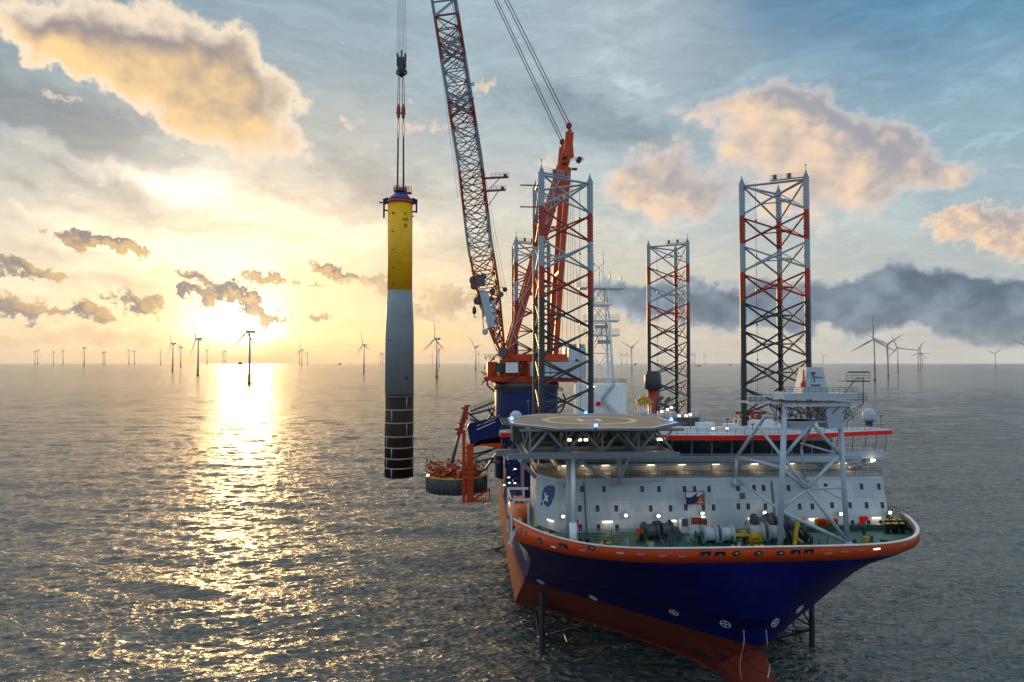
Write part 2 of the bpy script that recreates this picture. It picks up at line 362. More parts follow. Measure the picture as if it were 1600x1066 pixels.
# ------------------------------------------------------------------ mesh builder
class MB:
    def __init__(s): s.v = []; s.f = []; s.m = []; s.sm = []
    def face(s, idx, m=0, sm=False): s.f.append(idx); s.m.append(m); s.sm.append(sm)
    def box(s, lo, hi, m=0):
        x0, y0, z0 = lo; x1, y1, z1 = hi; b = len(s.v)
        s.v += [(x0,y0,z0),(x1,y0,z0),(x1,y1,z0),(x0,y1,z0),(x0,y0,z1),(x1,y0,z1),(x1,y1,z1),(x0,y1,z1)]
        for q in ((0,3,2,1),(4,5,6,7),(0,1,5,4),(1,2,6,5),(2,3,7,6),(3,0,4,7)): s.face([b+i for i in q], m)
        return s
    def cbox(s, c, d, m=0, rz=0.0):
        b = len(s.v); s.box((-d[0]/2,-d[1]/2,-d[2]/2), (d[0]/2,d[1]/2,d[2]/2), m)
        cz, sz = math.cos(rz), math.sin(rz)
        for i in range(b, len(s.v)):
            x, y, z = s.v[i]; s.v[i] = (c[0]+x*cz-y*sz, c[1]+x*sz+y*cz, c[2]+z)
        return s
    def frame(s, p, q):
        d = (Vector(q) - Vector(p)).normalized()
        a = Vector((0,0,1)) if abs(d.z) < .95 else Vector((1,0,0))
        u = d.cross(a).normalized(); w = u.cross(d).normalized()
        return u, w
    def tube(s, p, q, r, n=6, r2=None, m=0, cap=True):
        p = Vector(p); q = Vector(q); u, w = s.frame(p, q); b = len(s.v); r2 = r if r2 is None else r2
        for i in range(n):
            a = 2*math.pi*i/n; e = u*math.cos(a)+w*math.sin(a)
            s.v.append(tuple(p+e*r)); s.v.append(tuple(q+e*r2))
        for i in range(n):
            j = (i+1) % n; s.face([b+2*i, b+2*i+1, b+2*j+1, b+2*j], m, n > 5)
        if cap:
            s.face([b+2*i for i in range(n)], m); s.face([b+2*i+1 for i in reversed(range(n))], m)
        return s
    def path(s, pts, r, n=6, m=0):
        for a, b in zip(pts, pts[1:]): s.tube(a, b, r, n, m=m)
        return s
    def beam(s, p, q, w, h, m=0):           # w sideways, h upwards
        p = Vector(p); q = Vector(q); u, t = s.frame(p, q); b = len(s.v)
        for P in (p, q):
            for i, j in ((-1,-1),(1,-1),(1,1),(-1,1)): s.v.append(tuple(P+u*(i*w/2)+t*(j*h/2)))
        for f in ((0,1,2,3),(7,6,5,4),(0,4,5,1),(1,5,6,2),(2,6,7,3),(3,7,4,0)): s.face([b+i for i in f], m)
        return s
    def lathe(s, c, prof, n=24, m=0, axis=None, cap=True, ms=None):
        c = Vector(c); b = len(s.v)
        if axis is None: u, w, a = Vector((1,0,0)), Vector((0,1,0)), Vector((0,0,1))
        else:
            a = Vector(axis).normalized(); u, w = s.frame((0,0,0), a)
        for r, z in prof:
            for i in range(n):
                t = 2*math.pi*i/n; s.v.append(tuple(c+a*z+(u*math.cos(t)+w*math.sin(t))*r))
        for k in range(len(prof)-1):
            for i in range(n):
                j = (i+1) % n
                s.face([b+k*n+i, b+k*n+j, b+(k+1)*n+j, b+(k+1)*n+i], (ms[k] if ms else m), True)
        if cap:
            s.face([b+i for i in reversed(range(n))], m); e = b+(len(prof)-1)*n; s.face([e+i for i in range(n)], ms[-1] if ms else m)
        return s
    def prism(s, poly, z0, z1, m=0, top=None):
        b = len(s.v); n = len(poly); top = top or poly
        s.v += [(x, y, z0) for x, y in poly] + [(x, y, z1) for x, y in top]
        for i in range(n):
            j = (i+1) % n; s.face([b+i, b+j, b+n+j, b+n+i], m)
        s.face([b+i for i in reversed(range(n))], m); s.face([b+n+i for i in range(n)], m)
        return s
    def quad(s, a, b, c, d, m=0):
        k = len(s.v); s.v += [tuple(a), tuple(b), tuple(c), tuple(d)]; s.face([k,k+1,k+2,k+3], m); return s
    def plate(s, pts, nrm, th, m=0):        # polygon with thickness along nrm
        k = len(s.v); n = len(pts); nrm = Vector(nrm).normalized()*th
        s.v += [tuple(Vector(p)) for p in pts] + [tuple(Vector(p)+nrm) for p in pts]
        for i in range(n):
            j = (i+1) % n; s.face([k+i, k+j, k+n+j, k+n+i], m)
        s.face([k+i for i in reversed(range(n))], m); s.face([k+n+i for i in range(n)], m); return s
    def ball(s, c, r, n=10, m=0, sc=(1,1,1)):
        k = len(s.v); K = n//2+1
        for a in range(K):
            t = math.pi*a/(K-1)
            for i in range(n):
                p = 2*math.pi*i/n
                s.v.append((c[0]+r*sc[0]*math.sin(t)*math.cos(p), c[1]+r*sc[1]*math.sin(t)*math.sin(p), c[2]+r*sc[2]*math.cos(t)))
        for a in range(K-1):
            for i in range(n):
                j = (i+1) % n; s.face([k+a*n+i, k+(a+1)*n+i, k+(a+1)*n+j, k+a*n+j], m, True)
        return s
    def rail(s, pts, h=1.1, gap=1.6, r=.03, m=0, closed=False, rows=3):
        pts = [Vector(p) for p in pts]
        if closed: pts.append(pts[0])
        for a, b in zip(pts, pts[1:]):
            n = max(1, int((b-a).length/gap))
            for i in range(n+1):
                p = a.lerp(b, i/n); s.tube(p, p+UP*h, r, 4, m=m, cap=False)
            for k in range(rows):
                z = UP*(h*(k+1)/rows); s.tube(a+z, b+z, r, 4, m=m, cap=False)
        return s
    def build(s, name, mats, parent=None, bevel=0):
        me = bpy.data.meshes.new(name)
        me.from_pydata([tuple(map(float, p)) for p in s.v], [], s.f)
        if not isinstance(mats, (list, tuple)): mats = [mats]
        for k in mats: me.materials.append(MT[k] if isinstance(k, str) else k)
        me.polygons.foreach_set('material_index', s.m)
        me.polygons.foreach_set('use_smooth', s.sm)
        me.update()
        o = bpy.data.objects.new(name, me); col.objects.link(o)
        if parent is not None: adopt(o, parent)
        return o
def world_loc(o):
    if o is None: return Vector((0, 0, 0))
    return o.location + (o.matrix_parent_inverse.translation + world_loc(o.parent) if o.parent else Vector((0, 0, 0)))
def adopt(o, parent):
    o.parent = parent
    o.matrix_parent_inverse = Matrix.Translation(-world_loc(parent))
def tag(o, label=None, cat=None, group=None, kind=None):
    if label: o['label'] = label
    if cat: o['category'] = cat
    if group: o['group'] = group
    if kind: o['kind'] = kind
    return o
def thing(name, loc, label, cat, group=None):
    o = bpy.data.objects.new(name, None); o.empty_display_size = 1.0
    o.location = loc; col.objects.link(o)
    return tag(o, label, cat, group)
def copy_tree(o, parent=None):
    c = o.copy(); col.objects.link(c); c.parent = parent
    for ch in [x for x in kids.get(o.name, [])]: copy_tree(ch, c)
    return c
kids = {}
# ------------------------------------------------------------------ the sea
SEA_BUMPS = [(.018, .4, 1.5, 4, .05, False, 8.0), (.06, .5, 1.3, 3, .10, False, 2.1), (.24, .5, 1.25, 5, -.22, True, .46), (.6, .6, 1.2, 5, .3, True, .30), (1.8, .8, 1.2, 4, -.1, False, .17)]
def sea():
    rng = np.random.default_rng(11)
    ys = np.concatenate([np.geomspace(3000, 540, 30)[:-1], np.arange(540, 230, -.62), np.arange(230, 60, -.36), np.arange(60, 1.9, -.21)])
    rr = 54.5 * F / ys
    rr = np.concatenate([rr, [40000.0]]) if rr[-1] < 39000 else rr
    rr[rr > 30000] = 30000.0
    a_c = math.radians(3.4)
    an = np.concatenate([np.linspace(a_c+.86, a_c+2*math.pi-.86, 40)[1:-1], np.linspace(a_c-.86, a_c+.86, 1000)])
    nr, na = len(rr), len(an)
    A, RR = np.meshgrid(an, rr)
    X = CAM.x + np.sin(A)*RR; Y = CAM.y + np.cos(A)*RR
    dr = np.gradient(rr)[:, None] * np.ones_like(A)
    dt = RR * np.gradient(an)[None, :]
    dt[:, :39] = 400.0; dt[:, 39] = 400.0
    cell = np.maximum(np.abs(dr), np.abs(dt))
    Z = np.zeros(X.shape, np.float32); DX = np.zeros_like(Z); DY = np.zeros_like(Z); cell = cell.astype(np.float32)
    lam = np.geomspace(1.0, 46, 96)
    for i, l in enumerate(lam):
        th = math.radians(-100) + rng.normal(0, .62 if l < 9 else .42)       # wave travel, from the far left towards the ship
        k = 2*math.pi/l; kx, ky = k*math.cos(th), k*math.sin(th)
        amp = .0060 * l * (1.0 if l < 2.5 else (2.5/l)**.55)
        ph = rng.uniform(0, 6.28)
        wgt = np.clip((l/np.maximum(cell, 1e-3) - 2.2)/2.0, 0, 1)
        p = (kx*X + ky*Y + ph) % (2*math.pi); p = p.astype(np.float32)
        Z += amp*wgt*np.cos(p)
        DX -= 1.1*amp*wgt*math.cos(th)*np.sin(p); DY -= 1.1*amp*wgt*math.sin(th)*np.sin(p)
    X += DX; Y += DY
    v = np.stack([X, Y, Z], -1).reshape(-1, 3).astype(np.float32)
    v = np.vstack([v, [[CAM.x, CAM.y, 0]]]).astype(np.float32)
    i = np.arange(nr-1)[:, None]*na; j = np.arange(na)[None, :]; j2 = (j+1) % na
    q = np.stack([i+j, i+na+j, i+na+j2, i+j2], -1).reshape(-1, 4)
    me = bpy.data.meshes.new('sea_water')
    ctr = nr*na; jj = np.arange(na)
    tri = np.stack([np.full(na, ctr), jj, (jj+1) % na], -1)
    me.vertices.add(len(v)); me.vertices.foreach_set('co', v.ravel())
    nl = q.size + tri.size
    me.loops.add(nl); me.loops.foreach_set('vertex_index', np.concatenate([q.ravel(), tri.ravel()]).astype(np.int32))
    me.polygons.add(len(q)+len(tri))
    st_ = np.concatenate([np.arange(len(q))*4, len(q)*4 + np.arange(len(tri))*3]).astype(np.int32)
    me.polygons.foreach_set('loop_start', st_)
    me.polygons.foreach_set('use_smooth', np.ones(len(q)+len(tri), dtype=bool))
    me.update(calc_edges=True); me.validate()
    if me.polygons[0].normal.z < 0: me.flip_normals()
    m = bpy.data.materials.new('sea_water'); m.use_nodes = True
    t = m.node_tree; b = t.nodes['Principled BSDF']
    b.inputs['Base Color'].default_value = (.060, .074, .078, 1)
    b.inputs['Roughness'].default_value = .11
    b.inputs['IOR'].default_value = 1.55
    g = t.nodes.new('ShaderNodeNewGeometry')
    def nz(scale, sx, sy, det, rot, ridge=False, rough=.6, dist=0.0):
        mp = t.nodes.new('ShaderNodeMapping'); mp.inputs['Scale'].default_value = (sx, sy, 1); mp.inputs['Rotation'].default_value = (0, 0, rot)
        t.links.new(g.outputs['Position'], mp.inputs[0])
        n = t.nodes.new('ShaderNodeTexNoise'); n.noise_dimensions = '2D'
        if ridge: n.noise_type = 'RIDGED_MULTIFRACTAL'; n.normalize = True; n.inputs['Offset'].default_value = .9; n.inputs['Gain'].default_value = 1.5
        n.inputs['Scale'].default_value = scale; n.inputs['Detail'].default_value = det; n.inputs['Roughness'].default_value = rough; n.inputs['Distortion'].default_value = dist
        t.links.new(mp.outputs[0], n.inputs['Vector']); return n.outputs[0]
    mr = t.nodes.new('ShaderNodeMapRange'); mr.inputs[1].default_value = .3; mr.inputs[2].default_value = .7; mr.inputs[3].default_value = .75; mr.inputs[4].default_value = 1.2
    t.links.new(nz(.012, .35, 1.6, 5, .1), mr.inputs[0])
    prev = None
    for sc_, sx, sy, det, rot, ridge, dist_ in SEA_BUMPS:
        bp_ = t.nodes.new('ShaderNodeBump'); bp_.inputs['Distance'].default_value = dist_
        t.links.new(nz(sc_, sx, sy, det, rot, ridge), bp_.inputs['Height']); t.links.new(mr.outputs[0], bp_.inputs['Strength'])
        if prev: t.links.new(prev.outputs[0], bp_.inputs['Normal'])
        prev = bp_
    t.links.new(prev.outputs[0], b.inputs['Normal'])
    me.materials.append(m)
    o = bpy.data.objects.new('sea_water', me); col.objects.link(o)
    return tag(o, 'dark rippled sea with a golden sun path under the low sun', 'sea', kind='structure')
sea()

# ------------------------------------------------------------------ the jack-up vessel
VES = thing('jack_up_vessel', (0, -42, 27), 'huge blue hulled jack-up ship with orange bulwark, white deckhouse, helideck and four lattice legs', 'ship')
ZK, ZB, ZM, ZT = 4.15, 14.1, 18.3, 27.0          # keel, top of red, main deck, underside of the orange band
def lvl(z):
    t = (z-ZK)/(ZT-ZK)
    I = lambda a, b: float(np.interp(t, a, b))
    return dict(p=I([0,.43,.75,.9,1],[.66,.98,1.42,2.1,3.9]), e=I([0,.5,1],[.07,.06,.02]), yb=I([0,.2,.43,.7,1],[-26,-33,-38.3,-41,-42.0]),
                ys=9.4-38.0*t, B=30+2.3*max(0,(t-.75)/.25)**1.3)
NB = 44
def soft(u, e): return (math.sqrt(u*u+e*e)-e)/(math.sqrt(1+e*e)-e)
def bowline(z, B=None):
    d = lvl(z); B = B or d['B']; out = []
    for i in range(NB+1):
        u = math.sin(math.pi/2*(i/NB)**1.35); x = B*u
        out.append((x, d['yb']+(d['ys']-d['yb'])*soft(u, d['e'])**d['p']))
    return out, d
def hull():
    mb = MB(); zs = [ZK, 5.5, 7.5, 9.5, 11.5, ZB, 14.1001, 16, ZM]
    rows = []
    for z in zs:
        bl, d = bowline(z)
        right = bl + [(30.0, max(d['ys']+4, 10.5)), (30.0, 96.0)]
        row = [(-x, y, z) for x, y in reversed(right)] + [(x, y, z) for x, y in right[1:]]
        rows.append(row)
    b = 0; n = len(rows[0])
    for r in rows: mb.v += r
    for k in range(len(rows)-1):
        for i in range(n-1):
            mb.face([k*n+i, (k+1)*n+i, (k+1)*n+i+1, k*n+i+1][::-1], 0 if k < 5 else 1, 2 < i < n-4)
        mb.face([k*n, k*n+n-1, (k+1)*n+n-1, (k+1)*n][::-1], 0 if k < 5 else 1)
    mb.face(list(range(n)), 0); e = (len(rows)-1)*n; mb.face([e+i for i in reversed(range(n))], 2)
    # bulb
    for y0, pts in ((0, None),):
        prof = []
    cz = 9.0
    rings = [(-18, 2.2, 4.4), (-28, 2.2, 4.6), (-36, 2.0, 4.9), (-39.2, 1.85, 4.7), (-40.8, 1.5, 4.1), (-41.8, .9, 2.9), (-42.2, .25, .9)]
    k0 = len(mb.v); m_ = 20
    for y, rx, rz in rings:
        for i in range(m_):
            a = 2*math.pi*i/m_; mb.v.append((rx*math.cos(a), y + (0.05*rz*math.sin(a)), cz-.5+rz*math.sin(a)))
    for k in range(len(rings)-1):
        for i in range(m_):
            j = (i+1) % m_; mb.face([k0+k*m_+i, k0+k*m_+j, k0+(k+1)*m_+j, k0+(k+1)*m_+i][::-1], 0, True)
    mb.face([k0+(len(rings)-1)*m_+i for i in range(m_)], 0)
    return mb.build('hull', ['hullred', 'hullblue', 'deckgrey'], VES)
HULL = hull()
def forecastle():
    mb = MB(); zs = [ZM, 19.8, 21.5, 23.2, 24.4, 25.3, 26.0, 26.6, ZT, ZT+.02]; rows = []
    for z in zs:
        bl, d = bowline(min(z, ZT))
        ye = d['ys']+4.0
        right = bl + [(d['B'], ye)]
        rows.append([(-x, y, z) for x, y in reversed(right)] + [(x, y, z) for x, y in right[1:]])
    n = len(rows[0])
    for r in rows: mb.v += r
    for k in range(len(rows)-1):
        for i in range(n-1): mb.face([k*n+i, k*n+i+1, (k+1)*n+i+1, (k+1)*n+i], 0, 1 < i < n-3)
        mb.face([k*n+n-1, k*n, (k+1)*n, (k+1)*n+n-1], 0)
    e = (len(rows)-1)*n; mb.face([e+i for i in range(n)], 1)
    return mb.build('forecastle', ['hullblue', 'deckgreen'], VES)
FC = forecastle()
# midships block that carries the deckhouse behind the raised bow
mb = MB(); mb.box((-27.2, -7, ZM), (30, 14, 26.9), 0); mb.box((-27.2, -13, 22.2), (29.8, -6.9, 26.9), 0); mb.box((-27.2, -21.5, 25.6), (29.8, -12.9, 26.9), 0); mb.box((-25, 14, ZM), (27, 40, 20), 1)
mb.build('main_deck_block', ['deckgreen', 'deckgrey'], VES)
# orange bulwark
def bulwark():
    mb = MB(); H0, H1 = ZT-.02, 29.35
    d = lvl(ZT)
    def line(B, yb, ys, p, end):
        out = []
        for i in range(61):
            u = math.sin(math.pi/2*i/60); out.append((B*u, yb+(ys-yb)*soft(u, .02)**p))
        return out + [(B, end)]
    A = line(d['B']+.03, d['yb']-.03, d['ys'], d['p'], -25.0)
    Bq = line(32.3, -43.4, -25.2, 5.2, -24.6)
    C = [(x-.35*(x/32.5), y+.35) for x, y in Bq]
    D = [(x-.35*(x/32.5), y+.9) for x, y in A]
    loops = [[(x, y, H0) for x, y in A], [(x, y, H1) for x, y in Bq], [(x, y, H1) for x, y in C], [(x, y, H0+.1) for x, y in D]]
    loops = [[(-x, y, z) for x, y, z in reversed(l)] + l[1:] for l in loops]
    n = len(loops[0])
    for l in loops: mb.v += l
    for k in range(4):
        k2 = (k+1) % 4
        for i in range(n-1): mb.face([k*n+i, k*n+i+1, k2*n+i+1, k2*n+i], 1 if k in (2, 3) else 0, True)
    mb.face([0, n, 2*n, 3*n][::-1], 0); mb.face([n-1, 2*n-1, 3*n-1, 4*n-1], 0)
    o = mb.build('bulwark', ['orange', 'deckgreen'], VES)
    cap = MB(); top = [Vector(p) for p in loops[1]]
    for a, b in zip(top, top[1:]): cap.beam(a+Vector((0, .12, .06)), b+Vector((0, .12, .06)), .42, .13)
    cap.build('bulwark_rail', 'mline', o)
    return o
BW = bulwark()
bpy.context.view_layer.update()
def bvh(*obs):
    vs, fs = [], []
    for o in obs:
        k = len(vs); vs += [v.co.copy() for v in o.data.vertices]; fs += [[k+i for i in p.vertices] for p in o.data.polygons]
    return BVHTree.FromPolygons(vs, fs)
for o in (HULL, FC, BW, BW.children[0]):         # the bow stands a little to starboard of the measured centre line
    for v in o.data.vertices: v.co.x += 1.7*min(1, max(0, (5-v.co.y)/30))*min(1, max(0, (28-v.co.z)/12))
BVH = bvh(HULL, FC, BW)
def hit(px, py, tree=None):
    d = ray(px, py).normalized(); h = (tree or BVH).ray_cast(CAM, d)
    if h[0] is None: return None, None
    n = h[1]
    return h[0], (n if n.dot(d) < 0 else -n)
def surf_axes(n):
    u = UP.cross(n).normalized(); w = n.cross(u).normalized(); return u, w
def decal(name, px, py, w, h, mt, parent, shape='rect', th=.06, off=.02, k=16):
    p, n = hit(px, py)
    if p is None: return
    u, w_ = surf_axes(n); mb = MB()
    if shape == 'rect': pts = [p+u*(a*w/2)+w_*(b*h/2)+n*off for a, b in ((-1,-1),(1,-1),(1,1),(-1,1))]
    else: pts = [p+u*(w/2*math.cos(2*math.pi*i/k))+w_*(h/2*math.sin(2*math.pi*i/k))+n*off for i in range(k)]
    mb.plate(pts, n, th)
    return mb.build(name, mt, parent)
for px, py, w, h in ((843.5,845,.95,.85),(880,852.5,1.5,.75),(1102.6,864.7,1.45,.75),(1125,865,1.45,.75),(1243.5,862,1.35,.75),(1263.5,861,1.35,.75),(813.5,829,.8,.9),(821,833.5,.8,.8)):
    o = decal('mooring_port', px, py, w, h, 'black', BW)
    if o: adopt(o, BW); decal('roller', px, py+1.5, w*.14, h*.3, 'grey', o, th=.12)
for px, py in ((924.5,856),(1150.5,864.5),(1185,864.3),(1219.7,864)):
    o = decal('fairlead', px, py, 1.1, .95, 'black', BW, 'disc'); decal('fairlead_bore', px+.5, py-.5, .55, .42, 'grey', o, 'disc', th=.1)
for px, py in ((865,854.6),(910,859.7),(969,864),(1001,866),(1034.6,868),(1065.8,869),(1294,864.5),(1320,862),(1345.5,859.7),(1370,857.5),(1412.5,851)):
    decal('oval_fitting', px, py, 1.15, .26, 'lampwhite' if int(px) == 1370 else ('mline' if px < 900 or px == 969 else 'grey'), BW, 'disc')  # one oval glows as a lamp, the others are plain paint
# thruster symbols on the blue plating: a ring with a cross
for px, py in ((845,909),(927,934),(1053,957),(1133.5,975),(1211,973),(1249,952)):
    p, n = hit(px, py)
    if p is None: continue
    u, w_ = surf_axes(n); mb = MB(); r = .72
    pts = [p+u*(r*math.cos(a*math.pi/12))+w_*(r*math.sin(a*math.pi/12))+n*.04 for a in range(25)]
    for a, b in zip(pts, pts[1:]): mb.beam(a, b, .09, .05)
    mb.beam(pts[0], pts[12], .07, .05); mb.beam(pts[6], pts[18], .07, .05)
    mb.build('thruster_mark', 'mline', HULL)
# draft scales down both sides of the stem
for line in (((1162,985),(1163,998),(1162,1008),(1159,1022),(1156.5,1036),(1157,1050),(1160,1062)), ((1197,985),(1198,998),(1199,1008),(1202,1022),(1203,1034),(1202,1048),(1199.5,1060))):
    mb = MB()
    for (x0, y0), (x1, y1) in zip(line, line[1:]):
        for k in range(6):
            x, y = x0+(x1-x0)*k/6, y0+(y1-y0)*k/6
            p, n = hit(x, y)
            if p is None: continue
            u, w_ = surf_axes(n); mb.plate([p+u*a+w_*b+n*.015 for a, b in ((-.09,-.045),(.09,-.045),(.09,.045),(-.09,.045))], n, .03)
    if mb.v: mb.build('draft_scale', 'mline', HULL)
# bow thruster tunnels in the red plating
for px, py in ((1132,1030),(1095,1020)):
    p, n = hit(px, py)
    if p is None: continue
    u, w_ = surf_axes(n); o = MB().plate([p+u*(1.5*math.cos(i*math.pi/12))+w_*(1.5*math.sin(i*math.pi/12))+n*.03 for i in range(24)], n, .05).build('thruster_tunnel', 'black', HULL)
    mb = MB()
    for k in range(-3, 4): mb.beam(p+u*(k*.4)-w_*1.2+n*.1, p+u*(k*.4)+w_*1.2+n*.1, .07, .05)
    mb.build('grille', 'hullred', o)

# ---- lattice legs
BAY = 5.75
def leg(cx, cy, side):
    ro = 12.0/math.sqrt(3); ztop = 90.9
    ch = dict(n=(cx+side*ro/2, cy-6.0), f=(cx+side*ro/2, cy+6.0), a=(cx-side*ro, cy))
    bands = []; z = ztop
    for k in range(19):
        bands.append((z-BAY-(.9 if k == 0 else 0), z, {0:'leggrey',1:'redleg',2:'leggrey',3:'redleg'}.get(k, 'navyleg'))); z = bands[-1][0]
    root = None; body = MB()
    mats = ['leggrey', 'redleg', 'navyleg']
    keys = list(ch)
    br = MB()
    for zlo, zhi, mk in bands:
        if zlo < -12: break
        m = mats.index(mk)
        for i in range(3):
            a = ch[keys[i]]; b = ch[keys[(i+1) % 3]]
            A0, A1 = Vector((*a, zlo+.15)), Vector((*a, zhi-.5)); B0, B1 = Vector((*b, zlo+.15)), Vector((*b, zhi-.5))
            br.tube(A0, B1, .2, 6, m=m, cap=False); br.tube(B0, A1, .2, 6, m=m, cap=False)
        mids = [(Vector((*ch[keys[i]], (zlo+zhi)/2-.2)) + Vector((*ch[keys[(i+1) % 3]], (zlo+zhi)/2-.2)))/2 for i in range(3)]
        for i in range(3): br.tube(mids[i], mids[(i+1) % 3], .13, 5, m=m, cap=False)
    for i in range(3):
        a = ch[keys[i]]; b = ch[keys[(i+1) % 3]]; br.tube((*a, ztop-.7), (*b, ztop-.7), .24, 8, m=0)
    L_ = br.build('leg', mats, VES)
    for key in keys:
        x, y = ch[key]; c = MB()
        for zlo, zhi, mk in bands:
            m = mats.index(mk)
            c.tube((x, y, zlo), (x, y, zhi), .46 if key != 'f' else .42, 12, m=m, cap=False)
            for sgn in (-1, 1):
                dx, dy = (sgn*.5, 0)
                zz = zlo
                if zlo > 10:
                    while zz < zhi-.3:
                        c.box((x+min(dx, dx*1.28), y-.12, zz), (x+max(dx, dx*1.28), y+.12, zz+.3), m); zz += .62
                c.box((x+min(dx*.85, dx*1.05), y-.1, zlo), (x+max(dx*.85, dx*1.05), y+.1, zhi), m)
        c.lathe((x, y, ztop), [(.46, 0), (.3, .5), (.08, 1.3), (.05, 1.5)], 10, m=0)
        c.build('chord', mats, L_)
    return L_, ch, ztop
LEGS = [leg(-22.5, 0, -1), leg(22.5, 0, 1), leg(-22.5, 73.2, -1), leg(22.5, 73.2, 1)]
for k, (L_, ch, zt) in enumerate(LEGS):
    # walkway, railing and small cabinets along the top frame
    a, b = Vector((*ch['a'], zt-.2)), Vector((*ch['n'], zt-.2))
    mb = MB(); mb.beam(a.lerp(b, .45), a.lerp(b, .96), .8, .12); mb.rail([a.lerp(b, .45), a.lerp(b, .96)], 1.1, 1.6, .035)
    mb.build('leg_top_walkway', 'tgrey', L_)
    for t in (.52, .74): MB().cbox(a.lerp(b, t)+UP*.6, (.7, .6, .9)).build('equipment_cabinet', 'dgrey', L_)
    mb = MB(); mb.tube(b, b+UP*2.3, .05, 4); mb.ball(b+UP*2.4, .16, 8); mb.build('aviation_light', 'boomred', L_)
    mb = MB(); p = a.lerp(b, .22); mb.tube(p, (p.x, p.y, 30), .045, 4); 
    for z in range(34, 84, 7): mb.cbox((p.x, p.y, z), (.3, .3, .4))
    mb.build('hanging_cable', 'cable', L_)
    # guide structure where the leg passes the hull
    for key in ch:
        x, y = ch[key]; MB().box((x-1.3, y-1.3, ZM), (x+1.3, y+1.3, 23.5 if k > 1 else 29)).build('jacking_house', 'white2' if k > 1 else 'grey', L_)
mb = MB()
for dy, z in ((0, 88.3), (.3, 84.2)): mb.beam((-26.2, -5.6+dy, z), (-30.0, -5.6+dy, z), .25, .2)
mb.build('boom_rest_bracket', 'boomred', LEGS[0][0])

# ---- deckhouse
Z0, Z1 = 26.9, 35.4
PL0 = [(-25.0, -24.0), (30.2, -24.4), (30.2, -6), (-28.1, -6), (-28.1, -18.2)]
PL1 = [(-25.2, -22.6), (29.9, -23.0), (29.9, -6), (-28.1, -6), (-28.1, -17.0)]
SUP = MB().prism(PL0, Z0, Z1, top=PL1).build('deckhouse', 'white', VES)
MB().prism([(x*1.004, y-.12) for x, y in PL1], Z1, Z1+.12).build('roof_edge', 'deckgrey', SUP)
TS = bvh(SUP)
def on_sup(px, py): return hit(px, py, TS)
def wbox(name, px, py, w, h, d, mt, parent, out=0.0):
    p, n = on_sup(px, py)
    if p is None: return None
    u, w_ = surf_axes(n)
    return MB().plate([p+u*(a*w/2)+w_*(b*h/2)+n*out for a, b in ((-1,-1),(1,-1),(1,1),(-1,1))], n, d).build(name, mt, parent)
rows = [(764.3, [908.7, 943.7, 1003.3, 1029.6, 1069.4, 1085, 1107.7]), (762.6, [1153, 1178, 1192.8, 1231.8]), (760.2, [1290, 1346, 1373]),
        (794.6, [905.8, 933.6, 963, 1016.8, 1047.7]), (793, [1071.6, 1099, 1114.7]), (791.4, [1153.6, 1169, 1195.7, 1249.3, 1269]), (789.6, [1300, 1328, 1353.8, 1378.5]),
        (824.4, [886.6, 906.7, 935, 964]), (821, [1172, 1252.8, 1258.7]), (818, [1332, 1357, 1376])]
for y, xs in rows:
    for x in xs:
        wf = wbox('window', x, y, .74, 1.16, .04, 'white2', SUP)
        if wf: wbox('pane', x, y, .62, 1.04, .03, 'black', wf, out=.04)
for x0, y0, x1, y1 in ((912,752,916.5,832),(1052,752,1057.5,831),(1205,751,1210.5,811),(1354,750,1363.5,829)):
    p, n = on_sup(x0, y0+1.5); q, _ = on_sup(x1, y1)
    if p and q: MB().beam(p+n*.1, q+n*.1, .2, .2).build('panel_seam', 'dgrey', SUP)
for x0, x1, yy in ((875, 1200, 827), (1215, 1392, 824)):     # handrail and pipe along the foot of the wall
    p, n = on_sup(x0+2, yy); q, _ = on_sup(x1-8, yy-1)
    if p and q: MB().beam(p+n*.25, q+n*.25, .1, .07).beam(p+n*.15-UP*1.2, q+n*.15-UP*1.2, .35, .25).build('pipe_run', 'grey', SUP)
# doors, lockers, ladder
for x, y, w, h, mk in ((1063,822,.5,.9,'dgrey'),(1070,827,.9,2.0,'dgrey'),(1085,823,1.3,1.2,'rust'),(1096,824,.9,1.2,'rust'),(1240,819,.8,1.1,'dgrey'),(1160,775,.85,.95,'dgrey'),(997,823,.7,1.1,'tgrey'),(996,795,.4,.7,'tgrey')):
    wbox('door' if h > 1.9 else 'locker', x, y, w, h, .12, mk, SUP)
mb = MB(); p, n = on_sup(1163, 782); q, _ = on_sup(1165, 832)
if p and q:
    for s_ in (-.35, .35): mb.beam(p+RT*s_+n*.5, q+RT*s_+n*.5, .08, .08)
    for k in range(22): c = p.lerp(q, k/21)+n*.5; mb.beam(c-RT*.35, c+RT*.35, .05, .05)
    mb.build('ladder', 'white2', SUP)
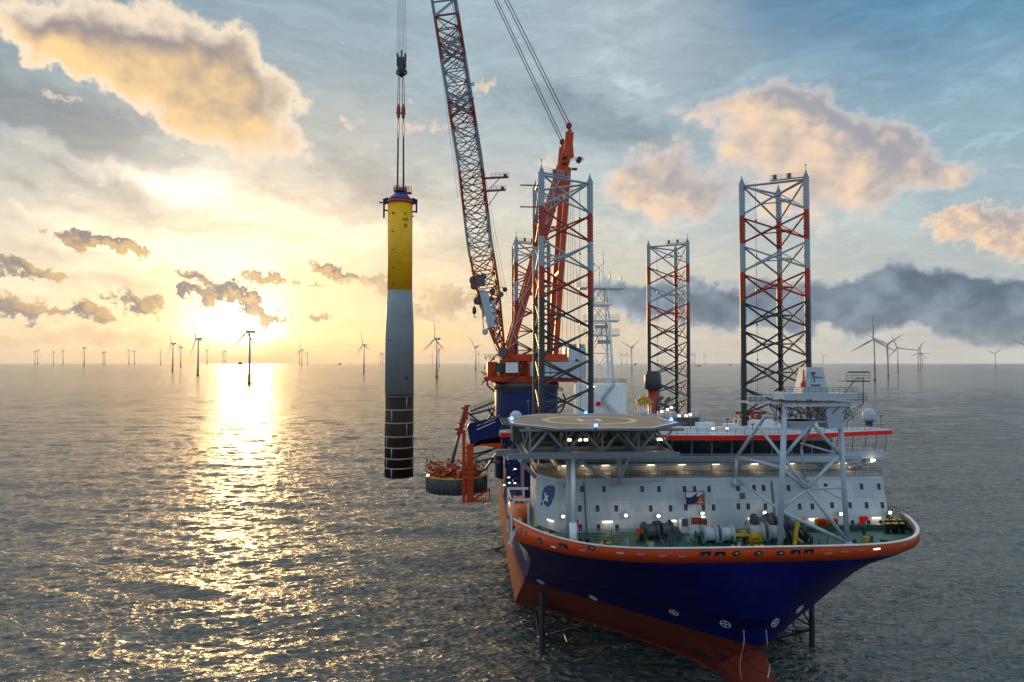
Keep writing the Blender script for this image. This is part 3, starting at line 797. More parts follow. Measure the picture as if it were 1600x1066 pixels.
# the leaf shaped emblem on the chamfered corner: built as a raised blue plate with a white bird-like sprig
def emblem():
    c = Vector(((PL0[0][0]+PL0[4][0])/2, (PL0[0][1]+PL0[4][1])/2, 0)); 
    def P(px, py, off):
        p, n = on_sup(px, py); return (p+n*off, n) if p else (None, None)
    out = [(857,758),(866,759.5),(867.3,762),(867,770),(865,778),(861.5,787),(857.5,792),(853.5,791),(850.5,787),(848.5,785),(847,780),(847.3,773),(849,766),(852,760.5)]
    pts = [P(x, y, .03) for x, y in out]; n = pts[0][1]
    a = MB().plate([p for p, _ in pts], n, .05).build('emblem', 'logo', SUP)
    tail = [(844.5,788),(847.3,784),(848.5,786),(846.3,790.2)]
    pts = [P(x, y, .03)[0] for x, y in tail]; MB().plate(pts, n, .05).build('emblem_stem', 'logo', a)
    sp = [(848,785),(852.6,778.2),(851.6,770.5),(853,769.5),(854.3,775.5),(856.5,773),(857.2,776),(855.3,779),(857.4,781.5),(856.5,784),(854,782.6),(851.3,781.5),(849.3,786)]
    pts = [P(x, y, .085)[0] for x, y in sp]; MB().plate(pts, n, .03).build('emblem_sprig', 'mline', a)
emblem()
# floodlights on short brackets with their own lamps, and strip lights over the doors
def lampobj(loc, e, r=.16, c=(1, .78, .48), parent=VES):
    l = bpy.data.lights.new('floodlight_lamp', 'POINT'); l.energy = e; l.shadow_soft_size = r; l.color = c
    o = bpy.data.objects.new('floodlight_lamp', l); o.location = loc; col.objects.link(o); adopt(o, parent); return o
for x, y, e in ((878.5,806.6,22),(975.5,805,36),(1026,805.6,34),(1094,802,28),(1190,800.8,28),(1308,802.7,24),(1386,800.6,24)):
    p, n = on_sup(min(x, 1384), y)
    if p is None: continue
    q = p+n*1.1; b_ = MB().tube(p, q, .05, 5).tube(q-UP*.25, q, .05, 5).cbox(q-n*.12, (.5, .3, .42)).build('floodlight', 'dgrey', SUP)
    MB().ball(q+n*.12, .27, 12, sc=(1.1, .6, .9)).build('bulb', 'lampwarm', b_)
    lampobj(q+n*.55, e, parent=b_)
for x, y, w in ((860.7,813,1.4),(949,815.5,1.5),(1050.6,814,1.2),(1097.5,818,1.0),(1175.7,810.5,1.3),(1271,811.5,1.4),(1368.7,809.5,1.3)):
    o = wbox('strip_light', x, y, w, .16, .25, 'lampwarm', SUP)
    wbox('canopy', x, y-2.2, w+.3, .1, .5, 'white2', o)
    p, n = on_sup(x, y+5)
    if p: lampobj(p+n*.9, 7, parent=o)
# railing round the roof of the deckhouse
mb = MB(); mb.rail([(-28, -6, Z1+.1), (-28, -17, Z1+.1), (-25.2, -22.5, Z1+.1), (29.8, -22.9, Z1+.1), (29.8, -6, Z1+.1)], 1.1, 1.5, .035)
mb.build('roof_railing', 'dgrey', SUP)
# upper tier, set back, with warm lit walls
UP1 = MB().box((-24, -16.5, Z1+.12), (28.5, -2, 36.9)).build('upper_tier', 'offwhite', VES)
mb = MB()
for z in (36.0, 36.5): mb.tube((-24, -16.75, z), (28.5, -16.75, z), .07, 5)
for x in range(-22, 29, 5): mb.box((x-.12, -16.9, Z1+.1), (x+.12, -16.5, 36.9))
mb.build('wall_piping', 'grey', UP1)
for i, x in enumerate((-23, -19.5, -16, -8, -2.5, 3.5, 10.5, 17, 26.5)):
    o = MB().box((x-.6, -17.0, 36.6), (x+.6, -16.72, 36.75)).build('tier_light', 'lampwarm', UP1)
    lampobj((x, -18.2, 36.3), 34, .3, (1, .72, .42), o)
for x, w in ((-21, 1.4), (-12, .9), (6, .9), (14, .9), (22, 1.2)):
    MB().box((x, -16.62, Z1+.1), (x+w, -16.5, 36.8)).build('tier_door', 'grey', UP1)
mb = MB(); mb.box((-24.6, -18.6, 36.9), (29, -2, 37.1)); mb.build('tier_slab', 'grey', UP1)
mb = MB(); mb.rail([(-24.4, -18.5, 37.1), (28.8, -18.5, 37.1)], .9, 1.8, .03); mb.build('tier_railing', 'dgrey', UP1)
# wheelhouse: sill, leaning windows, brow
BR = MB().prism([(-22, -15.5), (24.5, -17.5), (24.5, -4), (-22, -4)], 37.1, 38.3, top=[(-22.2, -16.6), (24.6, -18.6), (24.6, -4), (-22.2, -4)])
BR.prism([(-22, -15.6), (24.3, -17.6), (24.3, -4), (-22, -4)], 38.3, 41.3)
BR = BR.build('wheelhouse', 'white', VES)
MB().prism([(-22.3, -17.2), (24.8, -19.2), (24.8, -18.7), (-22.3, -16.7)], 37.2, 38.25).build('wheelhouse_apron', 'tgrey', BR)
nw = 13
for i in range(nw):
    x0 = -21.8+46*i/nw; x1 = x0+46/nw-.3
    y0 = -15.75-2.0*(x0+22)/46.5; y1 = -15.75-2.0*(x1+22)/46.5
    MB().plate([(x0, y0, 38.45), (x1, y1, 38.45), (x1, y1-.35, 40.75), (x0, y0-.35, 40.75)], (0, -1, .1), .05).build('wheelhouse_window', 'glass', BR)
for i in (14, 15, 20, 21):
    x0 = -21.8+46*i/nw
# roof with the red and white edge, sweeping out to the bridge wings
edge = [(-34.2, -14.6), (-24, -17.3), (-12, -19.6), (-4.5, -21.2), (4, -21.6), (13, -21.4), (24, -18.4), (37.0, -14.6)]
back = [(37.0, -11.0), (24, -6), (-24, -6), (-34.2, -11.0)]
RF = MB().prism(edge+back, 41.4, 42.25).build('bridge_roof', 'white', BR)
mb = MB(); mb2 = MB()
for (xa, ya), (xb, yb) in zip(edge, edge[1:]):
    mb.beam((xa, ya-.06, 41.75), (xb, yb-.06, 41.75), .12, .66); mb2.beam((xa, ya-.02, 42.22), (xb, yb-.02, 42.22), .25, .12)
mb.build('red_stripe', 'redmark', RF); mb2.build('roof_trim', 'mline', RF)
mb = MB(); mb.rail([(x, y+.5, 42.1) for x, y in edge], 1.1, 1.5, .035); mb.build('roof_railing', 'dgrey', RF)
# open wing frame at the right end
mb = MB()
for x in (26, 29, 31.5, 33.5, 35.5):
    y = -14.9+(37-x)*.25*-.3; mb.tube((x, y, 38.6), (x+.3, y, 41.3), .06, 5)
mb.rail([(24.8, -17.5, 38.5), (35.5, -14.7, 38.5)], 1.1, 1.2, .03)
mb.build('wing_frame', 'dgrey', BR)
MB().prism([(24.6, -17.4), (35.6, -14.7), (35.6, -10), (24.6, -8)], 37.2, 38.5).build('wing_platform', 'tgrey', BR)
MB().prism([(-33.6, -14.4), (-22, -16.6), (-22, -8), (-33.6, -10)], 37.6, 38.5).build('wing_platform', 'tgrey', BR)
mb = MB().rail([(-33.5, -14.3, 38.5), (-22, -16.4, 38.5)], 1.1, 1.2, .03); mb.tube((-33.4, -14.2, 38.5), (-34, -14.4, 41.2), .1, 5); mb.build('wing_frame', 'dgrey', BR)
mb = MB(); mb.tube((33.2, -13, 37.2), (31.0, -12, 33), .3, 8); mb.tube((31, -12, 33), (30, -12, 30.5), .35, 8); mb.tube((27, -18, 36.0), (36, -14.4, 37.1), .2, 6); mb.build('wing_strut', 'grey', BR)
lo = MB().cbox((32.8, -15.6, 36.9), (.7, .3, .35)).build('wing_light', 'lampwarm', BR); lampobj((32.8, -16.3, 36.6), 50, parent=lo)
# things on the roof: satellite domes, aerials, cabinets, floodlights
def radome(x, y, z, r):
    o = MB().lathe((x, y, z), [(r*.9, 0), (r, r*.3), (r, r*1.0), (r*.86, r*1.5), (r*.5, r*1.86), (.02, r*2.0)], 20).build('satellite_dome', 'tgrey', RF)
    MB().lathe((x, y, z-1.0), [(r*.55, 0), (r*.55, .8), (r*.95, 1.0)], 12).build('dome_pedestal', 'dgrey', o)
radome(33.0, -14.2, 43.9, 1.15); radome(-31.3, -13.2, 43.6, 1.15)
for x, y, h in ((36, -13, 2.6), (29, -14, 3.0), (26, -12, 1.8), (-29, -12, 5.5), (-26, -11, 2.5), (0, -14, 2.0), (6, -16, 2.4), (11, -15, 1.4), (20, -15, 2.6)): MB().tube((x, y, 42), (x, y, 42+h), .06, 4).cbox((x, y, 42+h), (.5, .3, .25)).build('roof_aerial', 'dgrey', RF)
for x, y, w, h in ((3, -13, 3, 1.3), (8, -12, 2.2, 1.0), (14, -12, 4, 1.6), (24, -13, 2, 1.5), (27.5, -12.5, 1.6, 1.9), (19, -12, 3, 1.0), (-3, -12, 3, 1.2)): MB().cbox((x, y, 42.26+h/2), (w, 2, h)).build('roof_locker', 'white2', RF)
for x in (2.5, 5): MB().cbox((x, -18.5, 43.0), (.4, .3, .22)).build('roof_floodlight', 'lampwhite', RF)

# ---- helideck
HC = Vector((-20.3, -25.6)); HZ = 45.2
def octo(sx, sy, c=.40): 
    return [(HC.x+sx*a, HC.y+sy*b) for a, b in ((-1,-c),(-c-.12,-1),(c+.12,-1),(1,-c),(1,c),(c+.12,1),(-c-.12,1),(-1,c))]
HD = MB().prism(octo(13.0, 13.6), HZ-.35, HZ).build('helideck', 'heli', VES)
def ring(rx, w, z, mt, n=64, ry=None):
    mb = MB(); ry = ry or rx
    k = 0; 
    for i in range(n):
        a = 2*math.pi*i/n; mb.v += [(HC.x+rx*math.cos(a), HC.y+ry*math.sin(a), z), (HC.x+(rx-w)*math.cos(a), HC.y+(ry-w)*math.sin(a), z)]
    for i in range(n):
        j = (i+1) % n; mb.face([2*i, 2*j, 2*j+1, 2*i+1])
    return mb.build('landing_circle', mt, HD)
ring(7.6, 1.0, HZ+.006, 'heliyel')
mb = MB(); o8 = octo(12.6, 13.2)
for a, b in zip(o8, o8[1:]+o8[:1]): mb.beam((*a, HZ+.01), (*b, HZ+.01), .35, .02)
mb.build('edge_line', 'mline', HD)
mb = MB()
for s_ in (-1, 1): mb.box((HC.x+s_*1.5-.3, HC.y-2, HZ+.004), (HC.x+s_*1.5+.3, HC.y+2, HZ+.012))
mb.box((HC.x-1.2, HC.y-.3, HZ+.004), (HC.x+1.2, HC.y+.3, HZ+.012)); mb.build('landing_letter', 'mline', HD)
mb = MB(); o9 = octo(14.2, 14.9)
for a, b, c_, d_ in zip(o8, o8[1:]+o8[:1], o9, o9[1:]+o9[:1]):
    n_ = 12
    for k in range(n_+1): 
        p = Vector((*a, HZ-.2)).lerp(Vector((*b, HZ-.2)), k/n_); q = Vector((*c_, HZ-.1)).lerp(Vector((*d_, HZ-.1)), k/n_); mb.tube(p, q, .035, 4, cap=False)
    for t in (0, .33, .66, 1):
        mb.tube(Vector((*a, HZ-.2)).lerp(Vector((*c_, HZ-.1)), t), Vector((*b, HZ-.2)).lerp(Vector((*d_, HZ-.1)), t), .03, 4, cap=False)
mb.build('safety_net', 'dgrey', HD)
for px, py in ((915.5, 645.5), (934, 667.5), (799.5, 654.5), (1049, 656.5)):
    q = at(px, py, Z=HZ+.3); q = Vector((max(HC.x-12.9, min(HC.x+12.9, q.x)), max(HC.y-13.6, min(HC.y+13.6, q.y)), HZ))
    o = MB().cbox(q+UP*.12, (.3, .3, .24)).build('perimeter_light', 'dgrey', HD); MB().ball(q+UP*.38, .26, 10).build('lens', 'lampblue', o); lampobj(q+UP*.8, 30, .15, (.08, .25, 1), o)
# warren truss under it, on three rows
TR = MB(); zt, zb = HZ-.5, 41.3
def warren(y, x0, x1, n, w=.22):
    TR.beam((x0, y, zt), (x1, y, zt), .35, .35); TR.beam((x0+1.5, y, zb), (x1-1.5, y, zb), .5, .5)
    for i in range(n):
        xa = x0+1.5+(x1-x0-3)*i/n; xb = x0+1.5+(x1-x0-3)*(i+1)/n; xm = (xa+xb)/2
        TR.tube((xa, y, zb), (xm, y, zt), w, 6); TR.tube((xm, y, zt), (xb, y, zb), w, 6)
        TR.beam((xa, y, zb), (xa, y, zt), .2, .2)
for y in (-36.5, -30, -23): warren(y, HC.x-12, HC.x+12, 4)
for x in (-31, -26, -20.5, -15, -10): TR.beam((x, -37, zt), (x, -13, zt), .3, .4); TR.beam((x, -36.5, zb), (x, -15, zb), .3, .4); TR.tube((x, -36.5, zt), (x, -30, zb), .15, 6); TR.tube((x, -30, zb), (x, -23, zt), .15, 6)
TR.beam((-35.5, -30, 40.7), (-9, -30, 40.7), 1.3, .9); TR.beam((-34, -36.6, 41.0), (-9, -36.6, 41.0), .5, .8)
TR.box((-32, -35.5, 41.0), (-9, -15, 41.1)); TR.build('helideck_truss', 'midgrey', HD)  # includes a thin floor plate added to darken the view through the truss
MB().box((-32.5, -22.4, 41.3), (-8.5, -17, 44.7)).build('underdeck_shade_box', 'dgrey', HD)  # dark box added so the space behind the truss looks shaded
# columns and props down to the deckhouse and the foredeck
mb = MB()
for x, y, zz in ((-24.5, -31, Z0), (-23.4, -29.5, Z0), (-15.0, -23.0, Z1)): mb.tube((x, y, zz), (x, y, 40.6), .36, 10)
P_ = lambda px, py, Y: at(px, py, Y=Y)
mb.tube((-21.4, -29.5, 40.4), P_(879, 760, -26), .26, 8); mb.tube(P_(885, 708, -29), P_(966, 757, -25.5), .3, 8); mb.tube(P_(983, 712, -29), P_(966, 757, -25.5), .26, 8)
mb.tube(P_(966, 757, -25.5), P_(1040, 748, -23), .12, 6); mb.tube(P_(812, 718, -25), P_(836, 745, -19), .35, 8)
mb.tube(P_(966, 757, -25.5), P_(966, 757, -22), .3, 8)
mb.build('helideck_column', 'tgrey', HD)
mb = MB(); mb.tube((-24.3, -34.5, 26.9), (-24.3, -34.5, 31), .55, 14); mb.tube((-24.3, -34.5, 31), (-24.3, -34.5, 40.4), .33, 12); mb.build('mooring_mast', 'white2', HD)
for x in (-25, -23.5, -22.6, -11.8, -11.2): 
    MB().cbox((x, -35.8, 43.2), (.5, .3, .3)).build('underdeck_light', 'lampwarm', HD)
lampobj((-24, -34, 42.8), 60, parent=HD); lampobj((-12, -34, 42.8), 60, parent=HD)

# ---- mast house and signal mast behind the helideck
mh = MB(); mh.prism([(x, y) for x, y in [(-11.4+5.7*math.cos(a)*(1 if abs(math.cos(a)) < .8 else 1), 12+4.5*math.sin(a)) for a in [i*math.pi/12 for i in range(24)]]], 40, 49.8)
MH = mh.build('mast_house', 'bwhite', VES)
mb = MB(); mb.rail([(-16.8, 9.5, 49.8), (-13, 7.6, 49.8), (-9.5, 7.6, 49.8), (-6, 9.5, 49.8), (-6, 14, 49.8), (-16.8, 14, 49.8)], 1.1, 1.4, .03, closed=True); mb.build('house_railing', 'dgrey', MH)
mb = MB(); mb.beam((-12, 7.0, 46.2), (-9.3, 7.0, 49.6), .7, .1); mb.beam((-12, 7.0, 46.2), (-8.8, 7.0, 43.4), .7, .1); mb.rail([(-12, 7.1, 46.2), (-9.3, 6.9, 49.6)], .9, 1, .03); mb.rail([(-12, 7.1, 46.3), (-8.8, 6.8, 43.4)], .9, 1, .03); mb.build('stair', 'grey', MH)
for x, z, w, h, k in ((-14.2, 48.7, .5, .5, 'glass'), (-14.2, 47.6, .5, .5, 'glass'), (-13.1, 45.3, .9, .9, 'redmark')): MB().box((x, 7.35, z), (x+w, 7.75, z+h)).build('window' if k == 'glass' else 'fire_locker', k, MH)
lo = MB().box((-15, 7.0, 49.3), (-13.6, 7.3, 49.5)).build('house_light', 'lampwhite', MH)
MS = MB(); cx, cy = -11.6, 11.5
lv = [(49.8, 2.5), (63.0, 1.9), (67.3, 1.55), (71, 1.2)]
for (za, wa), (zb_, wb) in zip(lv, lv[1:]):
    ca = [Vector((cx+i*wa, cy+j*wa, za)) for i, j in ((-1,-1),(1,-1),(1,1),(-1,1))]; cb = [Vector((cx+i*wb, cy+j*wb, zb_)) for i, j in ((-1,-1),(1,-1),(1,1),(-1,1))]
    nn = 2 if zb_-za > 8 else 1
    for i in range(4):
        j = (i+1) % 4; MS.tube(ca[i], cb[i], .26 if za < 60 else .17, 8)
        for k in range(nn):
            a0, a1 = ca[i].lerp(cb[i], k/nn), ca[i].lerp(cb[i], (k+1)/nn); b0, b1 = ca[j].lerp(cb[j], k/nn), ca[j].lerp(cb[j], (k+1)/nn)
            MS.tube(a0, b1, .09, 5); MS.tube(b0, a1, .09, 5); MS.tube(a1, b1, .09, 5)
MS = MS.build('signal_mast', 'bwhite', VES)
for z, w in ((60.1, 3.6), (63.2, 3.6), (66.6, 2.4), (70.3, 4.8)):
    xo = .4 if w > 3 else 0
    mb = MB(); mb.box((cx-w+xo, cy-1.9, z), (cx+w+xo, cy+1.9, z+.35)); mb.rail([(cx-w+xo, cy-1.9, z+.35), (cx+w+xo, cy-1.9, z+.35), (cx+w+xo, cy+1.9, z+.35), (cx-w+xo, cy+1.9, z+.35)], 1.2, 1.3, .03, closed=True); mb.build('mast_platform', 'white2', MS)
mb = MB(); mb.box((cx-1.4, cy-2.6, 61.7), (cx+1.4, cy-2.2, 62.4)); mb.box((cx-.9, cy-2.6, 58.4), (cx+1.9, cy-2.2, 59.2)); mb.tube((cx, cy-2.4, 60.4), (cx, cy-2.4, 61.7), .15, 6); mb.build('radar_scanner', 'grey', MS)
mb = MB()
for x, h in ((-4.6, 3.0), (-2.2, 5.5), (-1.2, 7.5), (0, 4.5), (.9, 8.2), (2.4, 3.8), (4.8, 3.2)): mb.tube((cx+x, cy, 70.5), (cx+x, cy, 70.5+h), .07, 5); mb.cbox((cx+x, cy, 70.5+h*.7), (.35, .35, .6))
mb.tube((cx-1.2, cy, 74), (cx+.9, cy, 76), .07, 4); mb.tube((cx-1.2, cy, 76), (cx+.9, cy, 74), .07, 4); mb.beam((cx+5, cy, 70.4), (cx+8, cy, 70.3), .1, .1)
mb.build('aerial', 'white2', MS)

# ---- tubular tower on the starboard bow, carrying a platform and a cab
TW = MB(); tz = 47.3
fl0, fl1 = at(1218, 850, Y=-36.5), at(1226, 636, Y=-36.5); fr0, fr1 = at(1324, 848, Y=-34.5), at(1312, 640, Y=-34.5)
fl0.z = fr0.z = 27.0
TW.tube(fl0, fl1, .42, 14); TW.tube(fr0, fr1, .38, 14)
A = lambda px, py, Y: at(px, py, Y=Y)
nl = A(1150, 748, -23.2); nl2 = A(1151, 714, -23.2); nr = A(1258, 750, -23.2)
mid = A(1261, 764, -35.5); k1 = A(1226, 718, -36.5); k2 = A(1312, 710, -34.5)
for a, b, r in ((nl, nl2, .33), (nl2, A(1196, 650, -27), .36), (nl2, A(1222, 731, -36.3), .34), (A(1186, 668, -27), A(1224, 716, -36.3), .3),
                (nl, A(1219, 797, -36.5), .26), (k1, mid, .33), (mid, k2, .33), (A(1222, 733, -36.4), mid, .3), (mid, A(1318, 762, -34.6), .25),
                (mid, A(1219, 797, -36.5), .28), (mid, A(1323, 845, -34.6), .36), (A(1223, 800, -36.5), A(1322, 847, -34.6), .36),
                (A(1226, 712, -36.5), A(1268, 662, -35.5), .32), (A(1268, 662, -35.5), A(1312, 710, -34.6), .32), (nr, A(1252, 700, -26), .25), (A(1252, 700, -26), A(1268, 664, -35), .25),
                (nr, A(1242, 735, -30), .2), (A(1252, 693, -28), k2, .2), (nr, A(1318, 782, -34.6), .15), (A(1200, 652, -27), A(1240, 648, -34), .3)): TW.tube(a, b, r*.8, 10)
for p in (nl, nr): TW.lathe(p-UP*1.1, [(.9, 0), (1.0, .5), (.35, 1.3)], 12)
for p in (fl0, fr0): TW.lathe(p, [(1.0, 0), (.5, .6)], 12)
TW = TW.build('bow_tower', 'tgrey', VES)
pz = at(1250, 622, Y=-35).z
PT = MB(); PT.box((6.4, -37.3, pz-.1), (17.6, -30, pz+.75)); PT.box((1.8, -36.4, pz-.75), (18.0, -31, pz-.6)); PT.beam((6.2, -37.2, pz-1.0), (17.0, -36.6, pz-1.0), .25, .35); PT.box((7, -36, pz-3.6), (13.5, -32, pz-3.4))
for k in range(12): PT.beam((6+k*.95, -36, pz-2.9), (7+k*.9, -30, pz-.8), .12, .25)
PT.prism([(13.6, -36.2), (15.6, -36.2), (15.6, -33.5), (13.6, -33.5)], pz-4.5, pz-1.2, top=[(13.0, -36.5), (16.3, -36.5), (16.3, -31), (13.0, -31)])
PT.prism([(8.3, -35.5), (11.0, -35.5), (11.0, -33), (8.3, -33)], pz-4.6, pz-3.4, top=[(7.5, -36), (12, -36), (12, -32), (7.5, -32)])
PT = PT.build('tower_platform', 'tgrey', TW)
mb = MB(); mb.rail([(.8, -36.4, pz-.6), (5, -36.4, pz-.6)], 1.2, .8, .035); mb.rail([(19.4, -28, pz-.6), (19.4, -36.4, pz-.6), (16.5, -36.4, pz-.6)], 1.1, 1, .035); mb.rail([(7, -36, pz-3.4), (13.5, -36, pz-3.4)], 1, .8, .03)
for a, b in (((16.5, -35, pz+.4), (19.3, -34, pz+2.9)), ((19.3, -34, pz+2.9), (20.4, -34, pz+2.9)), ((20.3, -34, pz+2.8), (20.3, -34, pz-1)), ((20.3, -34, pz-1.0), (16, -34, pz-4.4)), ((19.3, -35, pz-1), (16, -35, pz-3)), ((1.2, -35, pz-.8), (6, -35, pz-2.6)), ((16.9, -36, pz-.6), (16, -36, pz-3.6)), ((18.6, -35, pz-2.4), (17, -35, pz-3.7))): mb.tube(a, b, .07, 5)
mb.rail([(6.4, -37.2, pz+.75), (17.6, -37.2, pz+.75)], .9, .9, .03)
for k in range(16):
    x = 5.5+k*.8; mb.tube((x, -36.2, pz-3.3+(k % 3)*.3), (x+1.4, -34+(k % 2)*2, pz-.8), .07, 5)
for k in range(7): mb.beam((6+k*1.6, -36.6, pz-2.2), (7.4+k*1.6, -36.6, pz-.9), .1, .1)
mb.build('platform_railing', 'dgrey', TW)
mb = MB(); mb.box((16.8, -35.6, pz+2.4), (20.4, -33, pz+2.6)); mb.rail([(16.8, -35.6, pz+2.6), (20.4, -35.6, pz+2.6)], 1.2, .8, .035); mb.beam((17, -35.6, pz+3.9), (20.3, -35.6, pz+3.9), .2, .15); mb.build('lookout_platform', 'dgrey', TW)
# barrels lying on the left end of the platform
mb = MB()
for k in range(5): mb.lathe((1.7+k*.55, -36.0, pz-.5), [(.25, 0), (.28, .15), (.28, .75), (.25, .9)], 10)
mb.build('cylinder_rack', 'offwhite', TW)
# the cab: a white sloping block with an orange emblem on its left face
cb = MB(); cb.prism([(9.6, -36.4), (13.6, -36.4), (13.6, -33.6), (9.6, -33.6)], pz+.7, pz+4.6, top=[(10.5, -36.1), (12.9, -36.1), (12.9, -33.6), (10.5, -33.6)])
CBT = cb.build('tower_cab', 'white', TW)
def cpt(px, py): return A(px, py, -36.45)
MB().plate([cpt(1251, 605), cpt(1259, 605), cpt(1259, 598), cpt(1257, 594.5), cpt(1256.7, 578), cpt(1254.5, 578), cpt(1254, 594.5), cpt(1251, 600)], (0, -1, .1), .05).build('cab_emblem', 'orange', CBT)
mb = MB(); 
for k in range(5): mb.beam(cpt(1268+k*3, 603), cpt(1269.5+k*3, 601), .25, .1)
mb.tube(cpt(1271, 585), cpt(1273, 597), .08, 5); mb.tube(cpt(1272, 589), cpt(1286, 590), .06, 5); mb.cbox(cpt(1271, 583), (.5, .3, .3)); mb.build('cab_fittings', 'dgrey', CBT)

# ---- lights and structure aft of the bridge (between the rear legs)
mb = MB(); mb.box((-6, 22, ZM), (26, 40, 37)); mb.box((-6, 40.1, ZM), (12, 66, 30)); mb.box((-18, 16.6, ZM), (-6.1, 30, 41)); mb.box((1, 24, 37), (16, 36, 40.6)); AF = mb.build('aft_machinery_house', 'white', VES)
mb = MB(); mb.rail([(1, 24, 40.6), (16, 24, 40.6), (16, 36, 40.6)], 1.1, 1.6, .04)
for k in range(26): 
    x, y = rnd.uniform(1.5, 15), rnd.uniform(25, 30); h = rnd.uniform(.8, 2.0); mb.cbox((x, y, 40.6+h/2), (rnd.uniform(.4, 1.6), 1, h))
mb.build('aft_deck_fittings', 'tgrey', AF)
for px, py in ((1043, 640), (1061, 650), (1072, 650), (1079, 648), (1034, 643), (1049, 637), (1057, 672)):
    q = at(px, py, Y=22.5); MB().cbox(q, (.5, .3, .5)).build('work_light', 'lampwhite', AF)
MB().box((7.5, 19.5, 37), (13, 23.5, 41.8)).build('funnel_block', 'dgrey', AF)
# ------------------------------------------------------------------ crane round the aft port leg
CC = Vector((-22.5, 73.2, 0)); YC = 73.2
CR = thing('heavy_lift_crane', (CC.x, CC.y, 38), 'giant orange leg-encircling crane with red and grey lattice boom, blue pedestal and white machinery house', 'crane')
PD = MB().lathe((CC.x, CC.y, 20), [(9.6, 0), (9.6, 27), (9.0, 27.5)], 40).build('pedestal', 'blue', CR)
MB().lathe((CC.x, CC.y, 44.6), [(9.7, 1.6), (10.0, 1.9), (10.0, 3.4), (9.6, 3.9)], 40).build('slew_ring', 'black', CR)
mb = MB()
for k in range(14): a = R(-150+k*12); mb.rail([(CC.x+11.2*math.cos(a), CC.y+11.2*math.sin(a), 45.6), (CC.x+11.2*math.cos(a+R(12)), CC.y+11.2*math.sin(a+R(12)), 45.6)], 1.1, 1.2, .05)
p = [at(880, 615, Y=70), at(884, 628, Y=70), at(879, 640, Y=70), at(870, 650, Y=70)]; mb.path(p, .3, 6); mb.path([at(761, 592, Y=66), at(762, 603, Y=66), at(773, 612, Y=66)], .3, 6)
mb.build('pedestal_gallery', 'dgrey', CR)
# slewing platform
SP = MB(); SP.box((-33.5, 66.6, 48.6), (-7.5, 80.5, 50.3), 0); SP.box((-30.5, 65.6, 54.9), (-11, 67.6, 56.9), 0); SP.box((-30.5, 78.6, 50.3), (-11, 80.6, 56.8), 0); SP.box((-26, 68.5, 50.3), (-12, 78, 54.8), 0)
for x_ in (-30, -25.5, -22.3, -16.2, -12): SP.box((x_-.35, 65.7, 50.3), (x_+.35, 66.5, 54.9), 0)
SP.beam((-30, 66, 50.5), (-25.5, 66, 54.8), .4, .5)
SP.box((-34.4, 67.4, 50.0), (-31.5, 79, 54.6), 0); SP.prism([(-35.5, 65.5), (-28, 65.5), (-28, 69), (-35.5, 69)], 49, 50.2, m=0)
SP = SP.build('slewing_platform', ['corange'], CR)
mb = MB(); mb.rail([(-35.3, 66.6, 55.6), (-31.5, 66.6, 55.6)], 1.2, 1, .05); mb.rail([(-35.8, 65.4, 50.2), (-28, 65.4, 50.2)], 1.1, 1, .05); mb.rail([(-30, 65.5, 56.8), (-11.5, 65.5, 56.8)], 1.1, 1.5, .05)
for k in range(60): x = rnd.uniform(-35.5, -25); z = rnd.uniform(49, 57); mb.tube((x, 65.4, z), (x+rnd.uniform(-2, 2), 65.2, z+rnd.uniform(-1.5, 2)), rnd.uniform(.06, .22), 5)
mb.build('platform_fittings', 'rust', SP)
mb = MB(); mb.lathe((-30.2, 65, 57.2), [(1.3, 0), (1.3, 1.6)], 16, axis=(0, 1, 0)); mb.build('boom_winch_drum', 'dgrey', SP)
CAB = MB(); CAB.box((-29.2, 64.6, 51.4), (-25.6, 66.2, 54.4)); CAB = CAB.build('driver_cab', 'white2', CR); MB().box((-32.0, 64.8, 51.6), (-29.2, 66.0, 54.2)).build('cab_window', 'glass', CAB)
mb = MB(); mb.box((-22, 63.8, 50.4), (-16.2, 66.2, 54.6)); mb.box((-16, 63.8, 50.0), (-6.5, 66.2, 54.6)); mb.box((-20.4, 64.4, 54.6), (-18.2, 66, 57.4)); MHS = MB().box((-10.5, 66.3, 49.6), (-5.2, 80, 58.8)).build('machinery_house', 'white', CR)
mb.build('side_cabin', 'white', MHS)
for z in (52.2, 54.2): MB().box((-8.4, 66.12, z), (-7.2, 66.32, z+1.2)).build('window', 'glass', MHS)
mb = MB(); 
for x in (-9.6, -8.4, -6.8, -5.9): mb.cbox((x, 68, 59.3), (.9, 1.2, 1.0))
mb.rail([(-10.4, 66.4, 58.8), (-5.3, 66.4, 58.8)], 1.1, 1.2, .04); mb.build('roof_vents', 'grey', MHS)
